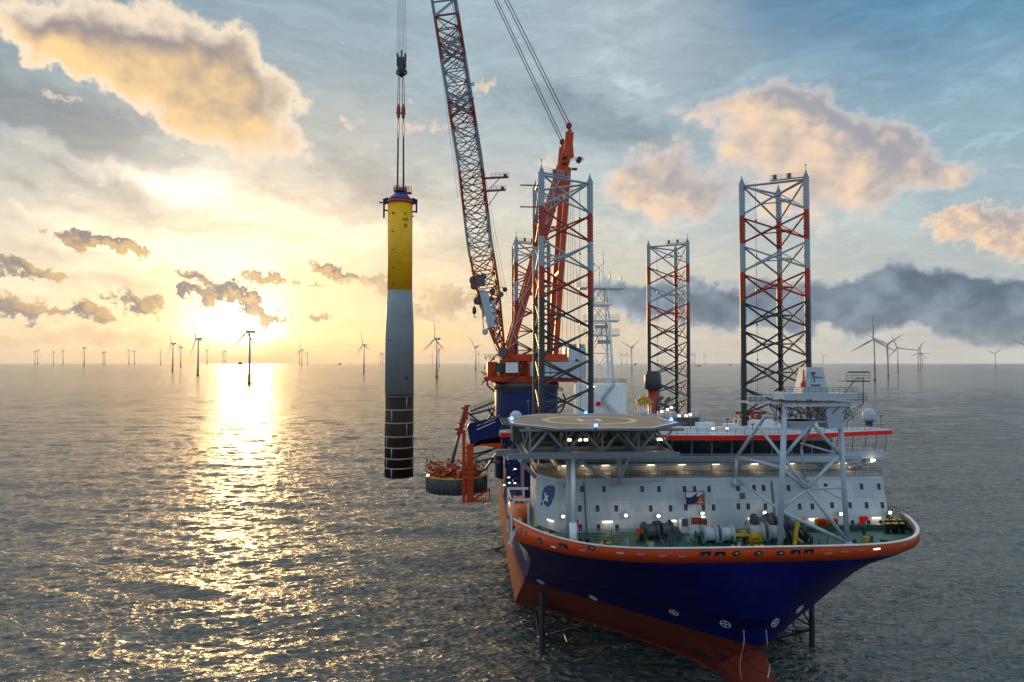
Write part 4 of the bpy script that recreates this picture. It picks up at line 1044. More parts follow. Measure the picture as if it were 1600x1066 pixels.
# A-frame
YN, YF = 67.0, 82.0
AFm = MB(); 
def aseg(p0, p1, w, h, Y): 
    AFm.beam(at(*p0, Y=Y), at(*p1, Y=Y), w, h)
def shift(p, dy): return Vector((p.x, dy, p.z))
fn0, fn1 = at(794, 553, Y=YN), at(887, 238, Y=YN)
rn0, rn1 = at(868, 556, Y=YN), at(888, 262, Y=YN)
for Y in (YN, YF):
    AFm.beam(shift(fn0, Y), shift(fn0.lerp(fn1, .5), Y), 1.5, 2.4); AFm.beam(shift(fn0.lerp(fn1, .5), Y), shift(fn1, Y), 1.5, 2.9)
    AFm.beam(shift(rn0, Y), shift(rn1, Y), 1.1, 1.6)
    AFm.beam(shift(fn1, Y), shift(fn1, Y)+Vector((.6, 0, 6.0)), 1.4, 2.4)
    h = shift(fn1, Y)+Vector((.4, 0, 6.5)); AFm.prism([(h.x-1.3, Y-.8), (h.x+1.4, Y-.8), (h.x+1.4, Y+.8), (h.x-1.3, Y+.8)], h.z-8, h.z+.4, top=[(h.x-.3, Y-.6), (h.x+.7, Y-.6), (h.x+.7, Y+.6), (h.x-.3, Y+.6)])
for t in (.35, .6, .97):
    a = fn0.lerp(fn1, t); AFm.beam(shift(a, YN), shift(a, YF), 1.2, 1.2)
a = rn0.lerp(rn1, .45); AFm.beam(shift(a, YN), shift(a, YF), .9, .9)
AFR = AFm.build('a_frame', 'corange', CR)
mb = MB()                                   # ladders and stair flights up the front leg
pts = [fn0.lerp(fn1, t) for t in (.02, .06, .12, .2, .27, .36, .44, .52, .6, .7, .8, .9)]
for k, (a, b) in enumerate(zip(pts, pts[1:])):
    o = Vector((1.6 if k % 2 else -1.2, -1.3, 0)); o2 = Vector((1.6 if (k+1) % 2 else -1.2, -1.3, 0)); mb.beam(a+o, b+o2, .5, .18)
mb.path([p+Vector((-.4, -1.1, 0)) for p in (pts[0], pts[-1])], .12, 5); mb.build('a_frame_stair', 'tgrey', AFR)
mb = MB(); hN = shift(fn1, YN)+Vector((1.0, 0, 8.0))
for Y in (YN, YF):
    h = shift(fn1, Y)+Vector((.4, -.5, 8.0)); mb.lathe(h, [(.85, 0), (.6, .2), (.6, .8), (.85, 1.0)], 16, axis=(0, 1, 0))
for k in range(4): mb.cbox(shift(fn1, YN)+Vector((rnd.uniform(-2.5, 2.5), -1, -rnd.uniform(0, 8))), (1.6, 1.4, .4))
mb.lathe(shift(fn1, YN)+Vector((3.6, 0, -2)), [(.8, 0), (.8, 2.0)], 14, axis=(0, 1, 0)); mb.rail([shift(fn1, YN)+Vector((1, -1.2, -3)), shift(fn1, YN)+Vector((4.6, -1.2, -3))], 1.1, 1, .05); mb.build('a_frame_sheaves', 'boomred', AFR)
for Yh, x, z in ((YN-.6, 0, 0), (YF, 0, 0)): pass
# boom
foot = at(783, 557, Y=YC); tip = at(657, -225, Y=YC); bax = (tip-foot).normalized(); blen = (tip-foot).length
bn = Vector((bax.z, 0, -bax.x)).normalized()          # towards the right (back of the boom)
def zc(py): return 54.5+(566-py)*208/F
bandz = [(zc(34), 'boomgrey'), (zc(96), 'boomred'), (zc(158), 'boomgrey'), (zc(208), 'boomred'), (zc(273), 'boomgrey'), (zc(338), 'boomred'), (zc(402), 'boomgrey'), (-1, 'crlow')]
BM_ = ['boomgrey', 'boomred', 'crlow']
def bcol(z):
    for zz, m in bandz:
        if z > zz: return BM_.index(m)
    return 2
def sect(s):                                          # half depth and half width along the boom, s in metres
    d = float(np.interp(s, [0, 20, 34, 128, blen], [.5, 3.3, 3.55, 3.55, 1.2])); w = float(np.interp(s, [0, 40, blen], [6.0, 4.2, 3.6]))
    off = float(np.interp(s, [0, 20, 34, 60, blen], [.4, -1.0, -1.2, 0, 0]))
    return d, w, off
CH = MB(); LC = CH; s = 0.0; bay = 4.35; prev = None; k = 0
while s <= blen:
    d, w, off = sect(s); c = foot+bax*s+bn*off
    cur = [c+bn*(i*d)+Vector((0, j*w, 0)) for i, j in ((-1,-1),(1,-1),(1,1),(-1,1))]
    if prev:
        m = bcol((cur[0].z+prev[0].z)/2)
        for i in range(4):
            CH.tube(prev[i], cur[i], .36, 8, m=m, cap=False); j = (i+1) % 4
            LC.tube(cur[i], cur[j], .17, 5, m=m, cap=False)
            if (k+i) % 2: LC.tube(prev[i], cur[j], .18, 5, m=m, cap=False)
            else: LC.tube(prev[j], cur[i], .18, 5, m=m, cap=False)
            if i in (0, 2) and s < 106:
                if (k+i) % 2: LC.tube(prev[j], cur[i], .12, 5, m=m, cap=False)
                else: LC.tube(prev[i], cur[j], .12, 5, m=m, cap=False)
                ma = prev[i].lerp(prev[j], .5); LC.tube(ma, cur[j] if k % 2 else cur[i], .15, 5, m=m, cap=False)
    prev = cur; s += bay; k += 1
BO = CH.build('boom', BM_, CR)
def bp(s, i=0, j=0): 
    d, w, off = sect(s); return foot+bax*s+bn*(off+i*d)+Vector((0, j*w, 0))
for s, m_ in ((93, 0), (118, 0), (76, 0)):
    for j in (-1, 1): MB().beam(bp(s, -1, j), bp(s+5, 1, j), .5, .8).beam(bp(s, 1, j), bp(s+5, -1, j), .5, .8).build('boom_splice_frame', 'boomgrey', BO)
mb = MB(); mb.beam(tip, tip+Vector((-7, 0, 2)), 3, 2.5); mb.beam(tip, tip+Vector((3.5, 0, 3)), 3, 1.5); mb.lathe(tip+Vector((-6.3, -1.5, 1)), [(1.8, 0), (1.8, 3)], 18, axis=(0, 1, 0)); mb.build('boom_head', 'boomgrey', BO)
mb = MB()                                    # service platforms standing out behind the boom
for py, L_ in ((279, 41), (299, 33)):
    a = at(752+(py-279)*.2, py, Y=YC-4); b = a+Vector((L_*.2, 0, .5)); mb.beam(a, b, 1.1, .35); mb.rail([a.lerp(b, .35), b], 1.4, 1.3, .05); mb.tube(a-UP*5+Vector((.8, 0, 0)), a.lerp(b, .7), .12, 5); mb.cbox(b+UP*.5-Vector((1, 0, 0)), (1, .8, .9))
mb.build('boom_platform', 'boomred', BO)
mb = MB()
for py in (131, 134, 154): mb.beam(at(729, py, Y=YC-4), at(741, py-1, Y=YC-4), .4, .25)
mb.build('boom_bracket', 'boomgrey', BO)
# fittings low on the boom: sheave cluster, whip hook, pale strut, round buoys
for px, py, r in ((740, 438, 1.3), (748, 437, 1.5), (740, 447, 1.0), (746, 470, 1.2), (755, 432, 1.0), (768, 468, .9), (770, 455, .9), (775, 487, .8), (782, 460, .9)): MB().lathe(at(px, py, Y=YC-4.8), [(r*.6, -.1), (r, 0), (r*.8, .4), (r, 1.0)], 14, axis=(0, 1, 0)).build('sheave', 'dgrey', BO)
mb = MB()
mb.cbox(at(751, 440, Y=YC-4.6), (2.6, 1.2, 2.8)); mb.cbox(at(752, 462, Y=YC-4.6), (1.8, 1, 3.0)); mb.build('sheave_housing', 'dgrey', BO)
mb = MB(); mb.ball(at(789, 452.5, Y=YC-4.6), .75, 12); mb.tube(at(789, 452, Y=YC-4.6), at(784, 448, Y=YC-4.6), .15, 5); mb.build('overhoist_weight', 'black', BO)
mb = MB(); a, b = at(755, 456, Y=YC-5), at(768, 512, Y=YC-5); mb.beam(a, b, 1.8, 2.3); mb.beam(at(770, 470, Y=YC-5), at(776, 508, Y=YC-5), .7, 1.1); mb.beam(at(752, 470, Y=YC-5), at(756, 520, Y=YC-5), .3, .4); mb.beam(at(756, 520, Y=YC-5), at(768, 508, Y=YC-5), .6, .6); mb.lathe(at(758, 519, Y=YC-5.2), [(.9, 0), (.9, 1)], 12, axis=(0, 1, 0)); mb.build('tugger_strut', 'tgrey', BO)
mb = MB(); a, b = at(777, 503, Y=YC-4), at(786, 478, Y=YC-4)
for k in range(18): 
    t = k/17; y0 = 455+t*65; mb.tube(at(766+t*10, y0, Y=YC-4.5), at(782-t*1, y0-6+((k % 2)*10), Y=YC-4.5), .14, 5)
for k in range(9): mb.cbox(at(770+rnd.uniform(-3, 8), 460+k*7, Y=YC-4.3), (rnd.uniform(.6, 1.6), .8, rnd.uniform(.4, 1.0)))
mb.build('winch_gallery', 'grey', BO)
mb = MB(); p = at(744, 470, Y=YC-5); q = at(741, 479, Y=YC-5); mb.tube(p, q, .06, 4); mb.lathe(q-UP*2.4, [(.1, 0), (.55, .4), (.7, 1.2), (.45, 2.1), (.1, 2.5)], 12); mb.path([q-UP*2.3, q-UP*3.1, q-UP*3.3+Vector((.4, 0, 0)), q-UP*2.9+Vector((.6, 0, 0))], .13, 6)
mb.build('whip_hook', 'black', BO)
# wires
mb = MB(); head = tip+Vector((2, 0, 3))
for Y, xs in ((YF, (-.45, .45)), (YN, (-.5, .5))):
    h = shift(fn1, Y)+Vector((.4, 0, 8.2))
    for o in xs: mb.tube(h+Vector((o, 0, 0)), head+Vector((o, (Y-YC)*.45, 0)), .14, 5, cap=False)
mb.build('luffing_wire', 'cable', CR)
mb = MB()
for o in (1.2, 2.0, 3.2): mb.tube(bp(blen-4, 1)+bn*.5, bp(18, 1)+bn*o*.8, .045, 4, cap=False)
for o in (1.0, 2.2): mb.tube(bp(blen-4, -1)-bn*.8, bp(50, -1)-bn*o*.6, .045, 4, cap=False)
for x in (-14, -12.5, -11, -9.6, -8.4, -7, -16.5): mb.tube(shift(rn1, YN)+Vector(((x+12)*.25, 0, -4)), (x, YN, 57), .05, 4, cap=False)
mb.build('running_wire', 'cable', CR)

# ------------------------------------------------------------------ hook block, slings and the hanging foundation
HX = at(627.5, 90, Y=YC).x; hz = lambda py: zc(py)
HB = thing('hook_block', (HX, YC, hz(118)), 'black crane hook block hanging on wires with paired slings and rust-red shackles', 'hook block')
mb = MB(); x = HX
for dx in (-1.25, -.45, .45, 1.25):
    for dy in (-.5, .5): mb.tube((x+dx+dy*.25, YC+dy, hz(88)), (tip.x-5.6+dx*.5, YC+dy, tip.z), .05, 4, cap=False)
mb.build('hoist_wire', 'grey', HB)
mb = MB(); mb.box((x-1.4, YC-1, hz(102)), (x+1.4, YC+1, hz(89))); 
for dx in (-1.25, 1.1): mb.box((x+dx-.2, YC-.9, hz(89)), (x+dx+.35, YC+.9, hz(83)))
mb.box((x-.22, YC-.5, hz(89)), (x+.22, YC+.5, hz(77))); mb.lathe((x, YC, hz(119)), [(.35, 0), (.95, .8), (1.25, 2.2), (1.3, 3.4)], 16)
for sgn in (-1, 1): mb.path([(x+sgn*.9, YC, hz(106)), (x+sgn*1.5, YC, hz(110)), (x+sgn*1.4, YC, hz(114)), (x+sgn*.6, YC, hz(116))], .28, 8)
mb.build('block_body', 'black', HB)
for dx in (-.85, .62):
    X_ = x+dx; mb = MB()
    for e in (-.18, .18): mb.tube((x+dx*.8+e, YC, hz(114)), (X_+e*1.8, YC, hz(161)), .11, 6)
    for e in (-.38, .38): mb.tube((X_, YC, hz(184)), (X_+e, YC, hz(200)), .09, 6); mb.tube((X_+e, YC, hz(200)), (X_+dx*.1, YC, hz(218)), .09, 6)
    mb.tube((X_+dx*.1, YC, hz(216)), (X_+dx*.22, YC, hz(300)), .26, 8); mb.build('sling', 'rope', HB)
    mb = MB(); mb.lathe((X_, YC, hz(185)), [(.25, 0), (.5, .6), (.42, 1.6), (.62, 2.2), (.62, 3.2), (.3, 4.6)], 10); mb.box((X_-.7, YC-.2, hz(178)), (X_+.7, YC+.2, hz(175))); mb.build('shackle', 'rust', HB)
FX = at(624.5, 500, Y=YC).x
FO = thing('turbine_foundation', (FX, YC, hz(742)), 'tall steel turbine foundation tube hanging from the crane, yellow above, grey middle, brick-like dark base', 'foundation')
Zt, Zy, Zg1, Zg2, Zb = hz(318), hz(455), hz(513), hz(615), hz(742)
rt, rb = 3.72, 4.3
FY = MB().lathe((FX, YC, 0), [(rt, Zy+.001), (rt, Zt)], 56).build('yellow_section', 'yellow', FO)
FG = MB().lathe((FX, YC, 0), [(rb, Zg2+.001), (rb-.03, Zg1-.2), (rb-.25, Zg1+4), (rt, Zy)], 56).build('grey_section', 'tpgrey', FO)
FB = MB().lathe((FX, YC, 0), [(rb, Zb), (rb, Zg2)], 56).build('dark_base_section', 'brown', FO)
def cyl_strip(r, z0, z1, a0, a1, n, mt, name, parent, cx=FX):
    mb = MB()
    for i in range(n+1):
        a = a0+(a1-a0)*i/n
        for rr_, zz in ((r, z0), (r, z1), (r-.06, z1), (r-.06, z0)): mb.v.append((cx+rr_*math.cos(a), YC+rr_*math.sin(a), zz))
    for i in range(n):
        for k in range(4): j = (k+1) % 4; mb.face([4*i+k, 4*(i+1)+k, 4*(i+1)+j, 4*i+j], 0, True)
    return mb.build(name, mt, parent)
hs = [618.5, 639, 659, 679.5, 696.5, 713, 727.5, 744]
MG = None
for py in hs[:-1]: cyl_strip(rb+.05, hz(py)-.2, hz(py)+.2, 0, 2*math.pi, 56, 'linegrey', 'brick_line', FB)
cyl_strip(rb+.07, Zg2-.35, Zg2+.05, 0, 2*math.pi, 56, 'black', 'dark_band', FB)
cyl_strip(rb+.05, Zg2-.9, Zg2-.5, 0, 2*math.pi, 56, 'linegrey', 'brick_line', FB)
for k, px in enumerate((635.4, 612.5, 635.4, 643.3, 612.5, 643.3, 612.5)):
    xo = at(px, 680, Y=YC-3).x-FX; a = -math.acos(max(-.98, min(.98, xo/rb)))
    for q in range(3): cyl_strip(rb+.05, hz(hs[k+1])+.1 if k < 6 else Zb, hz(hs[k])-.1, a-.04+q*2.094, a+.04+q*2.094, 3, 'linegrey', 'brick_line', FB)
for px, py, w, h, nm in ((635, 590, .9, .9, 'hatch'), (608.5, 533, .55, .55, 'hatch')):
    xo = at(px, py, Y=YC-4).x-FX; a = -math.acos(xo/4.25); cyl_strip(rb+.06, hz(py)-h/2, hz(py)+h/2, a-w/9, a+w/9, 4, 'black', nm, FG)
# small black dashes and rows of lettering down the yellow tube
rs = random.Random(3)
for j, py in enumerate((337, 366, 394, 421, 446)):
    a = -math.acos(-1.85/rt); cyl_strip(rt+.05, hz(py)-.12, hz(py)+.12, a-.12, a+.12, 4, 'brown', 'height_mark', FY)
def letters(cx_off, py, txt, hh):
    cu = bpy.data.curves.new('lettering', 'FONT'); cu.body = txt; cu.size = hh; cu.extrude = .02; cu.align_x = 'CENTER'
    o = bpy.data.objects.new('lettering', cu); col.objects.link(o); bpy.context.view_layer.update()
    a = -math.acos(cx_off/rt); r = rt+.06
    me = bpy.data.meshes.new_from_object(o.evaluated_get(bpy.context.evaluated_depsgraph_get())); bpy.data.objects.remove(o); me.materials.clear(); me.materials.append(MT['brown'])
    o = bpy.data.objects.new('lettering', me); col.objects.link(o)
    o.location = (FX+r*math.cos(a), YC+r*math.sin(a), hz(py)-hh*.35); o.rotation_euler = (math.pi/2, 0, a+math.pi/2); bpy.context.view_layer.update()
    adopt(o, FY)
letters(1.75, 338, 'P', 1.3); letters(1.9, 347, 'W0', 1.3); letters(1.9, 356, '20', 1.3)
letters(-1.6, 337, '25', .9)
# lifting tool on top
LT = MB(); LT.lathe((FX, YC, Zt), [(rt+.3, -.3), (rt+.35, .35), (rt+.1, .5)], 40); LT = LT.build('lifting_tool', 'corange', FO)
MB().lathe((FX, YC, Zt), [(rt+.05, .5), (3.3, 1.5), (2.1, 2.6), (1.2, 3.4), (1.0, 4.6)], 32).build('tool_dome', 'liftblue', LT)
mb = MB(); mb.lathe((FX, YC, Zt+3.4), [(2.0, 0), (2.0, .3)], 20); 
for k in range(12): a = k*math.pi/6; b_ = a+math.pi/6; mb.rail([(FX+2.0*math.cos(a), YC+2.0*math.sin(a), Zt+3.6), (FX+2.0*math.cos(b_), YC+2.0*math.sin(b_), Zt+3.6)], 1.4, 1, .07)
mb.box((FX+1.4, YC-1, Zt+2.9), (FX+3.4, YC+1, Zt+3.3)); mb.rail([(FX+1.6, YC-1, Zt+3.3), (FX+3.4, YC-1, Zt+3.3)], 1.6, .8, .08); mb.cbox((FX-.9, YC, Zt+4.2), (.8, .8, 1.4)); mb.cbox((FX+.9, YC, Zt+4.2), (.9, .8, 1.4))
mb.build('tool_basket', 'rust', LT)
mb = MB()
for sgn, lo_ in ((-1, -4.6), (1, -2.9)):
    mb.beam((FX+sgn*3.4, YC, Zt+.9), (FX+sgn*5.0, YC, Zt+.3), 1.4, 1.5); mb.beam((FX+sgn*4.9, YC, Zt+.6), (FX+sgn*4.9, YC, Zt+lo_), .5, .5); mb.beam((FX+sgn*4.9, YC, Zt-2.6 if sgn > 0 else Zt-2.2), (FX+sgn*3.5, YC, Zt-2.6 if sgn > 0 else Zt-2.4), .5, .4)
mb.beam((FX-5, YC, Zt+.1), (FX-6.3, YC, Zt+.1), .4, .35); mb.beam((FX+3.6, YC-.5, Zt-4.1), (FX+4.2, YC-.5, Zt-4.1), .3, .3); mb.build('guide_arm', 'blue', LT)
MB().tube((FX+1.2, YC, Zt+4), (HX+.9, YC, hz(205)), .035, 4).build('tag_line', 'rope', LT)

# ------------------------------------------------------------------ pile gripper on the ship's port side
GR = thing('pile_gripper', (-38, 55, 20), 'orange and blue pile gripper frame with black ring hanging over the ship side', 'pile gripper')
G = lambda px, py, Y=52: at(px, py, Y=Y)
B1 = MB().plate([G(730, 668), G(733, 662), G(782, 650), G(782, 692), G(752, 694), G(740, 699), G(735, 694)], (0, 1, 0), 3.2).build('gripper_arm', 'blue', GR)
MB().plate([G(745, 671), G(774, 658.5), G(774, 659.6), G(745, 672.3)], (0, -1, 0), .05).plate([G(745, 665), G(776, 653), G(776, 654), G(745, 666)], (0, -1, 0), .05).build('arm_stripe', 'mline', B1)
MB().plate([G(741, 697), G(750, 688), G(783, 683), G(784, 702), G(760, 697)], (0, 1, 0), 2.8).build('arm_bracket', 'corange', GR)
CM = MB()
for x0, x1 in ((722, 727.5), (729, 740)): a = G(x0, 785); b = G(x1, 672 if x0 < 725 else 694); CM.box((a.x, 51.2, a.z), (b.x, 53.6, b.z))
for k in range(10): p = G(722, 700+k*8); CM.box((p.x, 51.0, p.z), (G(740, 700).x, 51.2, p.z+.35))
p0, p1 = G(740, 783), G(765, 783); CM.rail([p0, p1, p1+Vector((0, 4, 0))], 2.2, 1.0, .08); CM.box((p0.x, 51, p0.z-.2), (p1.x, 54, p0.z)); CM.beam(G(740, 780), G(766, 764), .4, .5); CM.beam(G(765, 783), G(765, 764), .3, .3)
CM.build('gripper_column', 'corange', GR)
mb = MB(); mb.path([G(729, 633), G(727, 645), G(722, 660), G(718, 677)], .7, 8)
for k in range(12): 
    c = G(729-k, 634+k*4); mb.cbox(c+Vector((rnd.uniform(-.8, .8), -.6, 0)), (rnd.uniform(1, 2.0), .9, .5)); mb.tube(c, c+Vector((rnd.uniform(-1.5, 1.5), 0, rnd.uniform(-1, 1))), .14, 5)
mb.build('hydraulic_mast', 'rust', GR)
mb = MB(); mb.tube(G(719, 672), G(706, 724), .42, 8)
for a, b in (((735, 648), (773, 638)), ((735, 643), (773, 628)), ((734, 655), (757, 663)), ((731, 645), (752, 662)), ((762, 657), (773, 640)), ((763, 640), (775, 655)), ((741, 715), (775, 700)), ((741, 722), (772, 716)), ((740, 710), (768, 703)), ((757, 735), (778, 706)), ((766, 722), (781, 722))): mb.beam(G(*a), G(*b), .5, .6)
for k in range(8): x = 738+k*4.8; mb.tube(G(x, 642-k*1.7), G(x+2, 647-k*1.3), .1, 4)
mb.rail([G(735, 641), G(773, 627)], 1.0, 1.3, .05); mb.build('access_truss', 'dgrey', GR)
RX, RY, RZ = -43.3, 60.0, 22.6
RG = MB(); n = 36
RG.lathe((RX, RY, RZ-4.2), [(8.5, 0), (8.6, .2), (8.6, 4.0), (8.4, 4.2), (5.6, 4.2), (5.6, 0)], 40, cap=False).build('gripper_ring', 'black', GR)
RGo = [o for o in GR.children if o.name.startswith('gripper_ring')][0]
MB().lathe((RX, RY, RZ), [(8.4, .02), (8.4, .2), (5.7, .2)], 40, cap=False).build('ring_deck', 'yel2', RGo)
mb = MB()
for k in range(40): a = k*math.pi/20; mb.box((RX+8.62*math.cos(a)-.08, RY+8.62*math.sin(a)-.08, RZ-4), (RX+8.62*math.cos(a)+.08, RY+8.62*math.sin(a)+.08, RZ-.2))
mb.build('ring_rib', 'dgrey', RGo)
for q in range(8):
    a = q*math.pi/4+.2; c = Vector((RX+7.0*math.cos(a), RY+7.0*math.sin(a), RZ+.2)); mb = MB()
    mb.beam(c, c-Vector((math.cos(a), math.sin(a), 0))*2.6+UP*1.2, 1.6, 1.3)
    for k in range(16):
        p = c+Vector((rnd.uniform(-2, 2), rnd.uniform(-2, 2), rnd.uniform(.2, 3.6)))
        if k % 2: mb.tube(p, p+Vector((rnd.uniform(-2, 2), rnd.uniform(-1, 1), rnd.uniform(-1.2, 1.2))), rnd.uniform(.1, .3), 6)
        else: mb.cbox(p, (rnd.uniform(.4, 1.3), rnd.uniform(.4, 1), rnd.uniform(.3, 1.0)))
    mb.rail([c+Vector((-1.8, -.5, 1.8)), c+Vector((1.8, -.5, 1.8))], 1.2, .9, .06)
    mb.build('gripper_roller', 'rust', RGo)

# dark pipework and stores on the port side between bridge wing and main deck
PK = MB()
for x, y, w, d, z0, z1 in ((-29.5, 18, 3, 20, ZM, 26), (-28, 44, 5, 14, ZM, 30), (-27, 10, 3, 10, 27, 34)): PK.box((x-w/2, y-d/2, z0), (x+w/2, y+d/2, z1))
for k in range(70):
    p = Vector((rnd.uniform(-31.2, -29), rnd.uniform(2, 40), rnd.uniform(19, 35))); dd = Vector(rnd.choice([(0, 3, 0), (1.5, 0, 0), (0, 0, 2), (1, 1, .6)])); PK.tube(p, p+dd, rnd.uniform(.08, .3), 6)
PK.build('port_side_pipework', 'blue', VES)
for k in range(5): 
    p = at(785+rnd.uniform(0, 20), 728+rnd.uniform(0, 34), Y=1.5); MB().cbox(p, (.42, .3, .1)).build('side_highlight_chip', 'lampwhite', VES)  # glowing chips stand in for bright highlights on the dark pipework

# ------------------------------------------------------------------ lifeboat and its davit
LB = thing('lifeboat', (-30.6, -8, 23), 'enclosed orange lifeboat stowed on white davit behind the port end of the bulwark', 'lifeboat')
mb = MB(); L_ = 11.0; n = 20; st = []
for k in range(15):
    t = k/14; y = -13.5+L_*t; w = 2.15*(1-abs(2*t-1)**3.0)**.5+.02; h0 = -1.9*(1-abs(2*t-1)**3.5)**.5; h1 = 2.1*(1-abs(2*t-1)**3)**.5+.3
    ringp = []
    for i in range(n):
        a = 2*math.pi*i/n; sx = math.cos(a); sz = math.sin(a); ringp.append((-30.5+w*(abs(sx)**.8)*(1 if sx > 0 else -1), y, 26.6+(h1 if sz > 0 else -h0)*(abs(sz)**.85)*(1 if sz > 0 else -1)))
    st.append(ringp)
for r in st: mb.v += r
for k in range(14):
    for i in range(n): j = (i+1) % n; mb.face([k*n+i, k*n+j, (k+1)*n+j, (k+1)*n+i], 0, True)
mb.face(list(range(n))[::-1]); mb.face([14*n+i for i in range(n)])
LBH = mb.build('boat_hull', 'boatorange', LB)
MB().box((-31.4, -9.6, 28.4), (-29.6, -6.8, 29.6)).build('helm_canopy', 'boatorange', LBH)
MB().box((-31.2, -9.72, 28.8), (-30.7, -9.6, 29.3)).box((-30.3, -9.72, 28.8), (-29.8, -9.6, 29.3)).build('window', 'glass', LBH)
mb = MB()
for i in range(40): a = 0
mb.box((-32.8, -12, 26.5), (-32.6, -4, 26.75)); mb.build('fender_strip', 'black', LBH)
DV = MB()
for y in (-14.2, -3.5):
    DV.beam((-32.2, y, 22), (-32.2, y, 30.4), .35, .4); DV.beam((-32.4, y, 30.3), (-28.3, y, 30.3), .35, .4); DV.beam((-29.2, y, 22), (-29.2, y, 30), .3, .35)
DV.beam((-32.6, -14.4, 22.6), (-30.6, -14.4, 27.0), .35, .5); DV.beam((-29.4, -14.4, 22.6), (-30.8, -14.4, 27.0), .3, .4); DV.beam((-32.2, -14.2, 30.2), (-32.2, -3.5, 30.2), .25, .25); DV.box((-29.4, -14, 21.4), (-28, -2.5, 21.8))
DV.build('lifeboat_davit', 'white2', VES)
MB().beam((-30.5, -7, 30.2), (-30.5, -7, 27), .08, .08).build('fall_wire', 'cable', LB)

# ------------------------------------------------------------------ house flag on the deckhouse front
FLG = thing('house_flag', at(1086, 780, Y=-25.6), 'dark blue, white and orange flag banner hanging on the white deckhouse front', 'flag')
def fp(x, y, o=0): return at(x, y, Y=-25.4-o)
base = [(1071.5, 769.5), (1100, 769.5), (1100, 788.7), (1072, 788.7)]
f0 = MB().plate([fp(*p) for p in base], (0, 1, 0), .05).build('flag_cloth', 'flagwhite', FLG)
wave = [(1072, 777), (1079, 777.3), (1083, 775.5), (1086, 772.5), (1089, 770.8), (1091.3, 772), (1089, 772.6), (1088.2, 774.5), (1089.8, 776.3), (1092, 775.8), (1096, 772), (1093, 788.6), (1072, 788.6)]
MB().plate([fp(x, y, .04) for x, y in wave], (0, -1, 0), .03).build('blue_wave', 'flagblue', f0)
MB().plate([fp(x, y, .09) for x, y in ((1100, 769.6), (1100, 788.6), (1083, 788.6), (1088.5, 784), (1092, 778))], (0, -1, 0), .03).build('orange_corner', 'flagorange', f0)
mb = MB(); 
for x, y, r in ((1094, 779.8, .0), (1092, 783.5, 0), (1096.5, 783.5, 0)):
    mb.plate([fp(x+dx, y+dy, .13) for dx, dy in ((0, -1.1), (1.2, 1.0), (-1.2, 1.0))], (0, -1, 0), .03)
mb.plate([fp(x, y, .13) for x, y in ((1091, 785), (1098, 785), (1098, 785.9), (1091, 785.9))], (0, -1, 0), .03)
mb.build('flag_badge', 'flagwhite', f0)
mb = MB(); mb.beam(fp(1071.3, 769), fp(1071.3, 780), .09, .09); mb.beam(fp(1071.3, 769), fp(1100.5, 768.6), .1, .1); mb.beam(fp(1100.3, 768), fp(1101, 793), .1, .12); mb.beam(fp(1100.3, 769, 0), fp(1100.3, 769, 0)+Vector((0, 1.6, 0)), .08, .08); mb.beam(fp(1071.5, 769, 0), fp(1071.5, 769, 0)+Vector((0, 1.6, 0)), .08, .08)
mb.build('flag_frame', 'dgrey', FLG)

# ------------------------------------------------------------------ foredeck gear
DZ = ZT+.03
def winch(x, y, s, label, dm='grey', ym=None, rz=0):
    w = thing('mooring_winch', (x, y, DZ), label, 'winch', 'mooring winches on the foredeck')
    def P(a, b, c): ca, sa = math.cos(rz), math.sin(rz); return Vector((x+(a*ca-b*sa)*s, y+(a*sa+b*ca)*s, DZ+c*s))
    b_ = MB(); b_.beam(P(-2.2, -.7, .15), P(2.2, -.7, .15), .4*s, .3*s); b_.beam(P(-2.2, .7, .15), P(2.2, .7, .15), .4*s, .3*s)
    for a in (-2.1, -.1, 1.6): b_.beam(P(a, -.8, .3), P(a, 0, 1.5), .25*s, .5*s); b_.beam(P(a, .8, .3), P(a, 0, 1.5), .25*s, .5*s)
    b_.build('winch_frame', 'green', w)
    ax = (P(1, 0, 0)-P(0, 0, 0)).normalized()
    for a in (-1.9, .15):
        MB().lathe(P(a, 0, 1.25), [(1.15*s, 0), (1.15*s, .1*s), (.62*s, .12*s), (.8*s, .3*s), (.8*s, 1.3*s), (.62*s, 1.45*s), (1.15*s, 1.5*s), (1.15*s, 1.6*s)], 20, axis=ax).build('drum', dm, w)
    MB().lathe(P(1.95, 0, 1.1), [(.45*s, 0), (.45*s, .5*s), (.3*s, .9*s)], 12, axis=ax).build('motor', 'green', w)
    MB().lathe(P(-2.75, 0, 1.2), [(.5*s, 0), (.28*s, .2*s), (.3*s, .5*s), (.5*s, .65*s)], 12, axis=ax).build('warping_head', ym or 'yel2', w)
    return w
def dk(px, py, Y): q = at(px, py, Y=Y); return q.x, Y
x, y = dk(1028, 845, -30); winch(x, y, 1.25, 'green mooring winch with dark drums left of the flag', 'dgrey', 'corange', .25)
x, y = dk(1122, 850, -33); winch(x, y, 1.25, 'grey drummed mooring winch below the flag banner', 'tgrey', 'dgrey', 0)
x, y = dk(1196, 850, -33); winch(x, y, 1.35, 'big mooring winch with dark blue grey drums left of the bow tower leg', 'grey', None, -.1)
x, y = dk(1205, 830, -28.5); winch(x, y, 1.5, 'dark green winch with hooded drum against the deckhouse', 'dgrey', 'green', .1)
x, y = dk(1243, 848, -33); winch(x, y, .95, 'small dark winch just right of the bow tower leg', 'black', 'yel2', .3)
